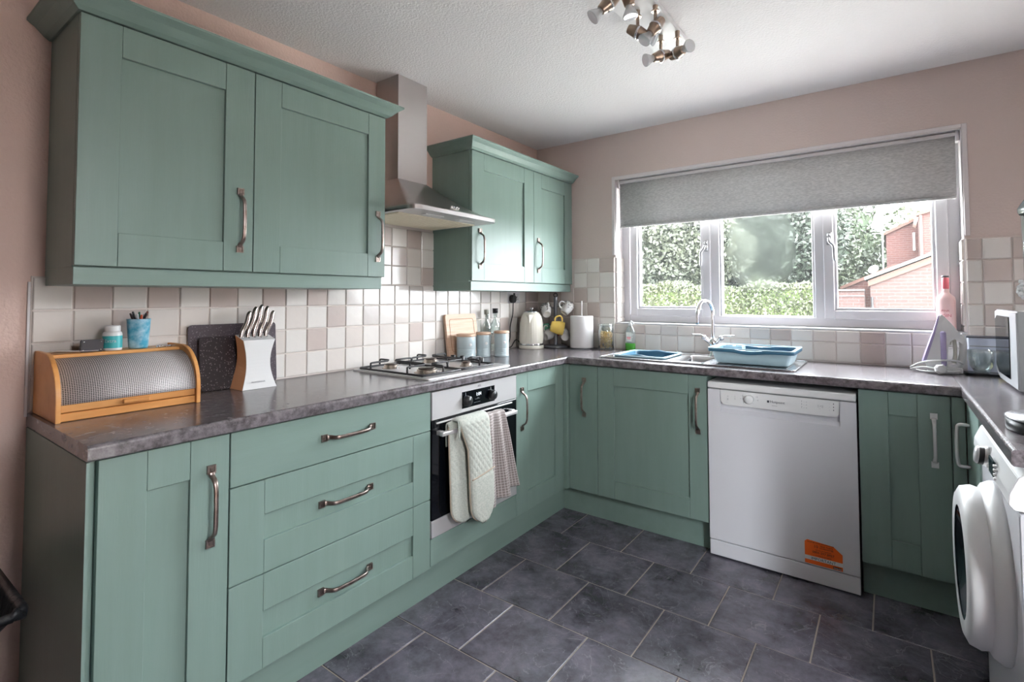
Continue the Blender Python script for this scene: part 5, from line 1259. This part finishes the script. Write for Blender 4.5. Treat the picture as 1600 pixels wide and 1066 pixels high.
# tall dispenser at the frame edge
ds = thing('glass_dispenser', 'tall clear glass dispenser with domed grey lid, cut by the right edge of the photo', 'dispenser', (2.565, -1.05, .91))
QX, QY = 2.565, -1.05
b_ = B(); lathe(b_, [(0, 0), (.092, 0), (.095, .01), (.101, .12), (.1105, .60), (.1085, .60), (.099, .12), (.092, .014), (0, .012)], (QX, QY, .9105), 48); obj('glass_body', b_, GLASS, ds)
b_ = B(); lathe(b_, [(.1135, .598), (.1165, .604), (.1165, .616), (.108, .632), (.085, .668), (.05, .694), (.014, .705), (.014, .72), (0, .722)], (QX, QY, .9105), 48); obj('domed_lid', b_, mat('grey_lid', (120, 126, 128), .2), ds)
b_ = B(); lathe(b_, [(.1065, .362), (.1075, .362), (.1082, .392), (.1075, .392)], (QX, QY, .9105), 48); rb_ = obj('dark_ribbon', b_, mat('navy_ribbon', (44, 50, 66), .5), ds)
b_ = B(); random.seed(2)
for k in range(26):
    a = random.uniform(0, 2*PI); r_ = random.uniform(0, .018); p = Vector((QX-.115+random.uniform(-.008, .004), QY-.028+r_*math.cos(a), .9105+.368+r_*1.5*math.sin(a)))
    lathe(b_, [(0, -.006), (.006, -.003), (.007, .002), (0, .006)], p, 6, (random.gauss(0, 1), random.gauss(0, 1), random.gauss(0, 1)+.01))
obj('fabric_flower', b_, WHITEPL, rb_, label='white fabric flower')
tn = thing('shallow_tin', 'shallow oval black tin with pale lid near the end of the right worktop', 'tin', (2.43, -1.31, .91))
b_ = B(); lathe(b_, [(0, 0), (.088, 0), (.09, .004), (.09, .030), (0, .030)], (2.458, -1.335, .9105), 40, sx=1.0, sy=1.25); obj('tin_base', b_, BLACKM, tn)
b_ = B(); lathe(b_, [(.089, .030), (.092, .030), (.092, .033), (.088, .036), (.06, .0365), (.058, .038), (.04, .038), (.038, .036), (0, .036)], (2.458, -1.335, .9105), 40, sx=1.0, sy=1.25); obj('tin_lid', b_, mat('grey_tin_lid', (150, 150, 154), .25, .3), tn)

# bin at the left edge
bn = thing('waste_bin', 'black flared bin with liner at the lower left corner of the photo', 'bin', (.22, -3.16, 0))
b_ = B(); v0 = [(.12, -2.99), (.36, -2.99), (.36, -3.33), (.12, -3.33)]; v1 = [(.02, -2.872), (.43, -2.872), (.43, -3.42), (.02, -3.42)]
prism(b_, rrect(.09, .23, -3.30, -3.03, .03), 0, .05, 'z')
r0 = [b_.verts.new((x, y, .05)) for x, y in rrect(.10, .22, -3.29, -3.04, .03)]; r1 = [b_.verts.new((x, y, .345)) for x, y in rrect(.06, .25, -3.36, -2.95, .03)]; r2 = [b_.verts.new((x, y, .505)) for x, y in rrect(.022, .44, -3.42, -2.90, .02)]
for a, b in ((r0, r1), (r1, r2)):
    for q in range(len(a)): b_.faces.new((a[q], a[(q+1) % len(a)], b[(q+1) % len(a)], b[q]))
BINM = mat('black_bin_liner', (36, 37, 40), .35, bump=(30, .6, .01))
obj('bin_body', b_, BINM, bn, recalc=True)
b_ = B(); tube(b_, [(p[0], p[1], .505+.008*math.sin(i_*1.7)) for i_, p in enumerate(rrect(.020, .442, -3.42, -2.898, .02))], .012, 8, closed=True); obj('liner_rim', b_, BINM, bn)

# ------------------------------------------------------------------ ceiling spotlights
cl = thing('spotlight_fitting', 'white plate ceiling fitting with brushed metal bullet spotlights', 'ceiling light', (1.377, -1.4, H))
bm = B(); bx(bm, 1.301, 1.452, -1.86, -.975, H-.022, H-.001, .002); obj('ceiling_plate', bm, WHITEPL, cl)
BRZ = mat('brushed_bronze_nickel', (150, 132, 118), .3, 1.0)
REFL = archglass('lamp_glass', (240, 238, 242), .15, .35)
def spot(x, y, zj, dirv):
    st_ = B(); cyl(st_, (x, y, H-.022), (x, y, zj+.048), .010, .009, 14); cyl(st_, (x, y, zj+.048), (x, y, zj+.044), .015, n=14); cyl(st_, (x, y, zj+.048), (x, y, zj), .0065, n=12)
    s_ = obj('spotlight', st_, BRZ, cl)
    dv = Vector(dirv).normalized(); c = Vector((x, y, zj-.014))
    h_ = B(); lathe(h_, [(0, -.042), (.015, -.041), (.017, -.038), (.0245, -.002), (.0255, 0), (.0245, .002), (.0175, .034), (.016, .037), (0, .037)], c, 28, dv); obj('spot_head', h_, BRZ, s_)
    g_ = B(); lathe(g_, [(.0245, -.004), (.0262, -.004), (.0262, .004), (.0245, .004)], c, 28, dv); bx(g_, c.x-.004, c.x+.004, c.y-.004, c.y+.004, c.z-.03, c.z-.02); obj('clip_ring', g_, CHROME, s_)
    l_ = B(); lathe(l_, [(.011, .034), (.013, .044), (.021, .060), (.026, .072), (.0255, .0755), (.022, .075), (0, .074)], c, 28, dv); obj('reflector_lamp', l_, REFL, s_)
rv3 = Vector((.806, .592, 0)); fv3 = Vector((.592, -.806, 0))
spot(1.376, -1.377, 2.286, rv3*.8-Vector((0, 0, .45))+fv3*.2)
spot(1.443, -1.369, 2.289, -rv3*.45-Vector((0, 0, .55))+fv3*.1)
spot(1.380, -1.141, 2.284, -rv3*.95-Vector((0, 0, .35))+fv3*.2)
spot(1.448, -1.134, 2.280, rv3*.35+fv3*.9-Vector((0, 0, .05)))
spot(1.371, -1.62, 2.286, -rv3*.8-Vector((0, 0, .7)))
spot(1.443, -1.62, 2.289, rv3*.1-Vector((0, 0, 1)))

# ------------------------------------------------------------------ outdoors
GRASS = mat('grass', (51, 59, 30), .9, vary=(3, (40, 51, 25), .4, .6), world=True)
bm = B(); bx(bm, -40, 40, .27, 60, -.3, -.15); g0 = obj('ground', bm, GRASS); g0['kind'] = 'structure'; 
bm = B(); bx(bm, -8, 12, .27, 6.4, -.16, -.145); g2_ = obj('ground', bm, mat('pale_paving', (232, 228, 220), .9)); g2_['kind'] = 'structure'  # unseen pale paving added to bounce daylight up to the ceiling
bm = B(); bx(bm, 3.15, 40, -30, .27, -.3, -.16); g1_ = obj('ground', bm, mat('patio_stone', (228, 222, 214), .9)); g1_['kind'] = 'structure'  # unseen ground made pale to throw more light up through the side door
def leaves(name, n_, gen, size, m, parent, kind='stuff'):
    P0 = wloc(parent)
    rng = np.random.default_rng(sum(map(ord, name))+n_+int(P0[0]*10+500))
    P = gen(rng, n_); n_ = len(P)
    a = rng.normal(size=(n_, 3)); a /= np.linalg.norm(a, axis=1)[:, None]
    b = rng.normal(size=(n_, 3)); b -= (a*b).sum(1)[:, None]*a; b /= np.linalg.norm(b, axis=1)[:, None]
    s = size*rng.uniform(.6, 1.3, n_)[:, None]
    co = np.stack([P-a*s, P-b*s*.5, P+a*s, P+b*s*.5], 1).reshape(-1, 3)
    me = bpy.data.meshes.new(name); me.vertices.add(n_*4); me.vertices.foreach_set('co', co.astype(np.float32).ravel()-np.tile(np.array(wloc(parent), dtype=np.float32), n_*4))
    me.loops.add(n_*4); me.loops.foreach_set('vertex_index', np.arange(n_*4, dtype=np.int32))
    me.polygons.add(n_); me.polygons.foreach_set('loop_start', np.arange(0, n_*4, 4, dtype=np.int32))
    me.update(calc_edges=True); me.validate(); me.materials.append(m)
    o = bpy.data.objects.new(name, me); COL.objects.link(o); o.parent = parent
    if kind: o['kind'] = kind
    return o
def clumps(c, r, nc):
    def gen(rng, n_):
        d_ = rng.normal(size=(nc, 3)); d_ /= np.linalg.norm(d_, axis=1)[:, None]; cc = np.array(c)+d_*np.array(r)*rng.uniform(.45, .92, nc)[:, None]
        k = rng.integers(0, nc, n_); e = rng.normal(size=(n_, 3)); e /= np.linalg.norm(e, axis=1)[:, None]
        cr = rng.uniform(.16, .3, nc)*max(r)
        return cc[k]+e*(cr[k]*rng.uniform(.6, 1, n_)**.5)[:, None]
    return gen
BARK = mat('bark', (90, 76, 62), .9)
def tree(lab, c, r, nl, size, m, nc=60):
    t = thing('tree', lab, 'tree', (c[0], c[1], -.15), 'trees beyond the garden')
    b_ = B(); tube(b_, bez([(c[0], c[1], -.16), (c[0]+.05, c[1], c[2]*.4), (c[0]-.05, c[1], c[2]*.8), (c[0], c[1], c[2]+r[2]*.5)], 4), [.16-.009*k for k in range(13)], 8)
    for k in range(6):
        a = k*1.05; tube(b_, [(c[0], c[1], c[2]*.6), (c[0]+r[0]*.6*math.cos(a), c[1]+r[1]*.6*math.sin(a), c[2]+r[2]*.25*math.sin(k*2.1))], .05, 6)
    obj('trunk', b_, BARK, t)
    b_ = B(); bmesh.ops.create_icosphere(b_, subdivisions=3, radius=1)
    rs = random.Random(nl)
    for v in b_.verts: v.co = Vector((c[0]+v.co.x*r[0]*.66*rs.uniform(.9, 1.05), c[1]+v.co.y*r[1]*.66*rs.uniform(.9, 1.05), c[2]+v.co.z*r[2]*.66*rs.uniform(.9, 1.05)))
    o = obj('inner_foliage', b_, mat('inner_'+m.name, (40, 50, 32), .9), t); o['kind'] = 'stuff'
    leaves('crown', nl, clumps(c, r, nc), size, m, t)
LF1 = leafmat('pale_leaf', (54, 57, 44), (39, 44, 32)); LF2 = leafmat('mid_leaf', (44, 51, 32), (33, 41, 25)); LF3 = leafmat('yellow_leaf', (53, 57, 33), (37, 44, 25)); LF4 = leafmat('deep_leaf', (30, 38, 27), (22, 30, 20))
tree('grey-green leafy tree filling the left window pane', (-2.9, 9.8, 2.5), (2.3, 1.2, 2.3), 75000, .06, LF1, 200)
tree('deep green tree behind the misted middle pane', (-.75, 12.6, 2.8), (1.9, 1.2, 2.7), 60000, .07, LF4, 170)
tree('bright green tree seen left of the brick houses', (-.45, 16.8, 2.8), (1.45, 1.1, 3.7), 52000, .08, LF2, 150)
tree('tall background tree on the far left', (-7.0, 14.6, 3.2), (2.9, 1.5, 4.4), 16000, .13, LF1)
tree('tall dark background tree behind the middle pane', (-3.9, 21.5, 3.6), (4.4, 1.4, 4.6), 40000, .12, LF4)
tree('large background tree left of the aerial mast', (-.2, 27.5, 3.8), (2.9, 1.5, 4.2), 16000, .13, LF2)
tree('low hazy yellow-green tree above the brick roof', (4.6, 37, 2.8), (6.0, 1.5, 3.9), 14000, .16, LF3)
hg = thing('hedge', 'long clipped hedge with yellow-green top across the garden', 'hedge', (-1.6, 7.6, -.15))
def hgen(rng, n_):
    f_ = rng.random(n_); x = rng.uniform(-5.2, 1.32, n_); top = 1.44-.015*(x)+.05*np.sin(x*3.1)+.03*np.sin(x*7.7)
    y = rng.uniform(7.0, 8.2, n_); z = np.where(f_ < .45, top+rng.normal(0, .025, n_), rng.uniform(0, 1, n_)*top)
    y = np.where(f_ < .45, y, 7.0+rng.normal(0, .04, n_)); return np.stack([x, y, z], 1)
leaves('hedge_leaves', 42000, hgen, .036, LF3, hg)
b_ = B(); bx(b_, -5.2, 1.28, 7.08, 8.2, -.15, 1.38); obj('hedge_core', b_, mat('hedge_core_green', (80, 96, 52), .95), hg)
# unseen fence added to cut sky and ground light through the patio door
fnc = thing('garden_fence', 'tall grey boarded garden fence outside the patio door', 'fence', (4.6, -2.2, -.16))
FENC = mat('weathered_fence', (120, 112, 102), .9)
for k in range(30):
    b_ = B(); bx(b_, 4.6, 4.62, -4.3+k*.15, -4.155+k*.15, -.16, 2.0); obj('fence_board', b_, FENC, fnc)
for k in range(4):
    b_ = B(); bx(b_, 4.62, 4.72, -4.2+k*1.4, -4.1+k*1.4, -.16, 2.05); obj('fence_post', b_, FENC, fnc)
# houses
BR1 = brickmat('pink_red_brick', (54, 32, 27), (47, 26, 22), (57, 48, 46), 1.0); BR2 = brickmat('red_brick', (66, 34, 28), (58, 27, 23), (69, 54, 48), 1.0)
ORG = mat('orange_bargeboard', (63, 36, 25), .7); ROOFW = mat('pale_roof_edge', (68, 68, 68), .6); SLT = mat('grey_roof_slates', (43, 39, 39), .8)
hs1 = thing('brick_outhouse', 'low pink brick gable end with pale roof edge and orange bargeboard', 'house', (2.6, 11, -.15))
A0, A1 = (1.80, 1.655), (4.3, 2.745)   # verge line at y=11
sl = (A1[1]-A0[1])/(A1[0]-A0[0])
b_ = B(); prism(b_, [(1.80, -.15), (6.6, -.15), (6.6, 1.75), (4.3, A1[1]-.05), (1.80, A0[1]-.05)], 11.0, 14.0, 'y'); obj('wall', b_, BR1, hs1, recalc=True)
b_ = B(); prism(b_, [(1.76, A0[1]-.16), (4.3, A1[1]-.16), (4.3, A1[1]-.01), (1.76, A0[1]-.03)], 10.95, 11.0, 'y'); obj('bargeboard', b_, ORG, hs1)
b_ = B(); prism(b_, [(1.70, A0[1]-.02), (4.3, A1[1]+.0), (6.7, 1.72), (6.7, 1.80), (4.3, A1[1]+.07), (1.70, A0[1]+.05)], 10.88, 14.1, 'y'); obj('roof', b_, ROOFW, hs1)
b_ = B(); cyl(b_, (1.83, 10.95, -.1), (1.83, 10.95, 1.25), .022, n=8); obj('downpipe', b_, BLACKM, hs1)
hw = thing('garden_wall', 'low pink brick garden wall with pale coping left of the outhouse', 'wall', (1.0, 11.4, -.15))
b_ = B(); bx(b_, .2, 1.69, 11.1, 11.35, -.15, 1.40); obj('wall', b_, BR1, hw)
b_ = B(); bx(b_, .15, 1.69, 11.05, 11.4, 1.40, 1.435); bx(b_, .2, 1.69, 11.08, 11.1, 1.27, 1.29); obj('coping', b_, ROOFW, hw)
hr = thing('garage', 'small garage with orange roof edge behind the garden wall', 'house', (1.9, 14.5, -.15))
b_ = B(); prism(b_, [(1.15, -.15), (3.4, -.15), (3.4, 1.5), (2.3, 2.05), (1.15, 1.52)], 14.2, 15.6, 'y'); obj('wall', b_, BR2, hr)
b_ = B(); prism(b_, [(1.02, 1.46), (2.3, 2.05), (3.5, 1.46), (3.5, 1.55), (2.3, 2.15), (1.02, 1.55)], 14.1, 15.7, 'y'); obj('roof', b_, ORG, hr)
hs2 = thing('brick_house', 'taller red brick house with stepped roof and white windows beyond the outhouse', 'house', (3.0, 19, -.15))
def q(y, x14, z14):   # scale a point given at y=14 out along the camera ray depth
    s_ = (y+3.211)/17.211; return (2.1251+(x14-2.1251)*s_, 1.258+(z14-1.258)*s_)
YH = 19.0
p1 = q(YH, 2.113, 2.95); p2 = q(YH, 2.80, 3.30)
b_ = B(); prism(b_, [(p1[0], -.15), (5.2, -.15), (5.2, p2[1]), (p2[0], p2[1]), p1], YH, YH+6, 'y'); obj('wall', b_, BR2, hs2)
b_ = B(); prism(b_, [(p1[0]-.06, p1[1]-.03), (p2[0], p2[1]-.01), (p2[0], p2[1]+.09), (p1[0]-.06, p1[1]+.07)], YH-.08, YH+6, 'y'); obj('roof', b_, ORG, hs2)
YG = 18.2; g0_ = q(YG, 2.82, 3.43); g1q = q(YG, 3.6, 3.66)
b_ = B(); prism(b_, [(g0_[0], -.15), (6.5, -.15), (6.5, g1q[1]-.2), (g1q[0], g1q[1]), g0_], YG, YG+.8, 'y'); obj('front_gable', b_, BR2, hs2)
b_ = B(); prism(b_, [(g0_[0]-.08, g0_[1]-.06), (g1q[0], g1q[1]-.03), (6.5, g1q[1]-.3), (6.5, g1q[1]-.18), (g1q[0], g1q[1]+.08), (g0_[0]-.08, g0_[1]+.05)], YG-.1, YG+.9, 'y'); obj('gable_roof', b_, ORG, hs2)
b_ = B(); tube(b_, [(*((lambda t_: (t_[0], YG-.1, t_[1]))(q(YG, 2.78, 3.36))),), (*((lambda t_: (t_[0], YG-.1, t_[1]))(q(YG, 2.71, 3.08))),)], .05, 8); dpx = q(YG, 2.855, 3.4); cyl(b_, (dpx[0], YG-.06, 0), (dpx[0], YG-.06, dpx[1]), .045, n=8); obj('downpipe', b_, mat('brown_gutter', (86, 66, 60), .6), hs2)
for (xa, za, xb2, zb2) in ((2.685, 2.48, 2.73, 2.96),):
    a = q(YH, xa, za); c = q(YH, xb2, zb2); b_ = B(); bx(b_, a[0], c[0], YH-.05, YH, a[1], c[1], .01); wq = obj('window', b_, WHITEW, hs2); b_ = B(); bx(b_, a[0]+.02, c[0]-.02, YH-.06, YH-.05, a[1]+.04, c[1]-.04); obj('window_glass', b_, mat('sky_grey_glass', (200, 205, 210), .2), wq)
a = q(YG, 2.79, 2.72); c = q(YG, 2.835, 3.2)
b_ = B(); bx(b_, a[0]+.06, c[0]+.06, YG-.04, YG, a[1], c[1], .01); wq = obj('window', b_, WHITEW, hs2); b_ = B(); bx(b_, a[0]+.075, c[0]+.045, YG-.05, YG-.04, a[1]+.05, c[1]-.05); obj('window_glass', b_, MATS['sky_grey_glass'], wq)
# aerial mast and dishes
am = thing('aerial_mast', 'thin pale aerial mast with satellite dish in front of the trees', 'aerial', (2.05, 16.6, -.15))
YM = 16.6; m0 = q(YM, 2.035, 1.9); m1 = q(YM, 2.03, 3.75)
PALEM = mat('pale_galvanised', (100, 101, 103), .5)
b_ = B(); cyl(b_, (m0[0], YM, 0), (m1[0], YM, m1[1]), .022, n=8); k0 = q(YM, 1.80, 2.99); k1 = q(YM, 2.06, 2.99); cyl(b_, (k0[0], YM, k0[1]), (k1[0], YM, k1[1]), .015, n=8); k2 = q(YM, 2.0, 3.35); cyl(b_, (k2[0], YM, k0[1]), (k2[0], YM, k2[1]), .012, n=8); obj('mast', b_, PALEM, am)
for (x, z, r_) in ((1.93, 3.21, .17),):
    k = q(YM, x, z); b_ = B(); lathe(b_, [(0, 0), (r_*.5, .015), (r_, .06), (r_, .07), (r_*.5, .03), (0, .015)], (k[0], YM-.15, k[1]), 24, (-.5, -1, .3), sy=.8); tube(b_, [(k[0], YM-.15, k[1]), (m0[0], YM, k[1]-.08)], .015, 6); obj('satellite_dish', b_, mat('grey_dish', (160, 160, 166), .5), am)
sd2 = thing('satellite_dish', 'small grey satellite dish low in front of the trees beside the outhouse roof', 'satellite dish', (1.8, 15.9, 2.0))
k = q(15.9, 1.83, 2.0); b_ = B(); lathe(b_, [(0, 0), (.07, .012), (.15, .05), (.15, .06), (.07, .03), (0, .015)], (k[0], 15.9, k[1]), 24, (-.5, -1, .3), sy=.8); obj('dish', b_, MATS['grey_dish'], sd2)
b_ = B(); cyl(b_, (k[0], 15.95, -.15), (k[0], 15.95, k[1]), .02, n=8); obj('dish_pole', b_, PALEM, sd2)
ya_ = thing('roof_aerial', 'spiky television aerial against the sky above the brick house', 'aerial', (2.6, 21, 3.9))
ka = q(21, 2.56, 3.72); b_ = B(); cyl(b_, (ka[0], 21, q(21, 2.6, 3.05)[1]), (ka[0], 21, ka[1]), .018, n=6); cyl(b_, (ka[0]-.35, 21, ka[1]-.03), (ka[0]+.2, 21, ka[1]+.03), .014, n=6)
for k in range(9): cyl(b_, (ka[0]-.33+k*.06, 20.85, ka[1]-.02), (ka[0]-.33+k*.06, 21.15, ka[1]+.02), .008, n=4); cyl(b_, (ka[0]-.33+k*.06, 21, ka[1]-.09), (ka[0]-.33+k*.06, 21, ka[1]+.06), .007, n=4)
obj('aerial_rods', b_, mat('dark_aerial', (120, 122, 126), .5), ya_)
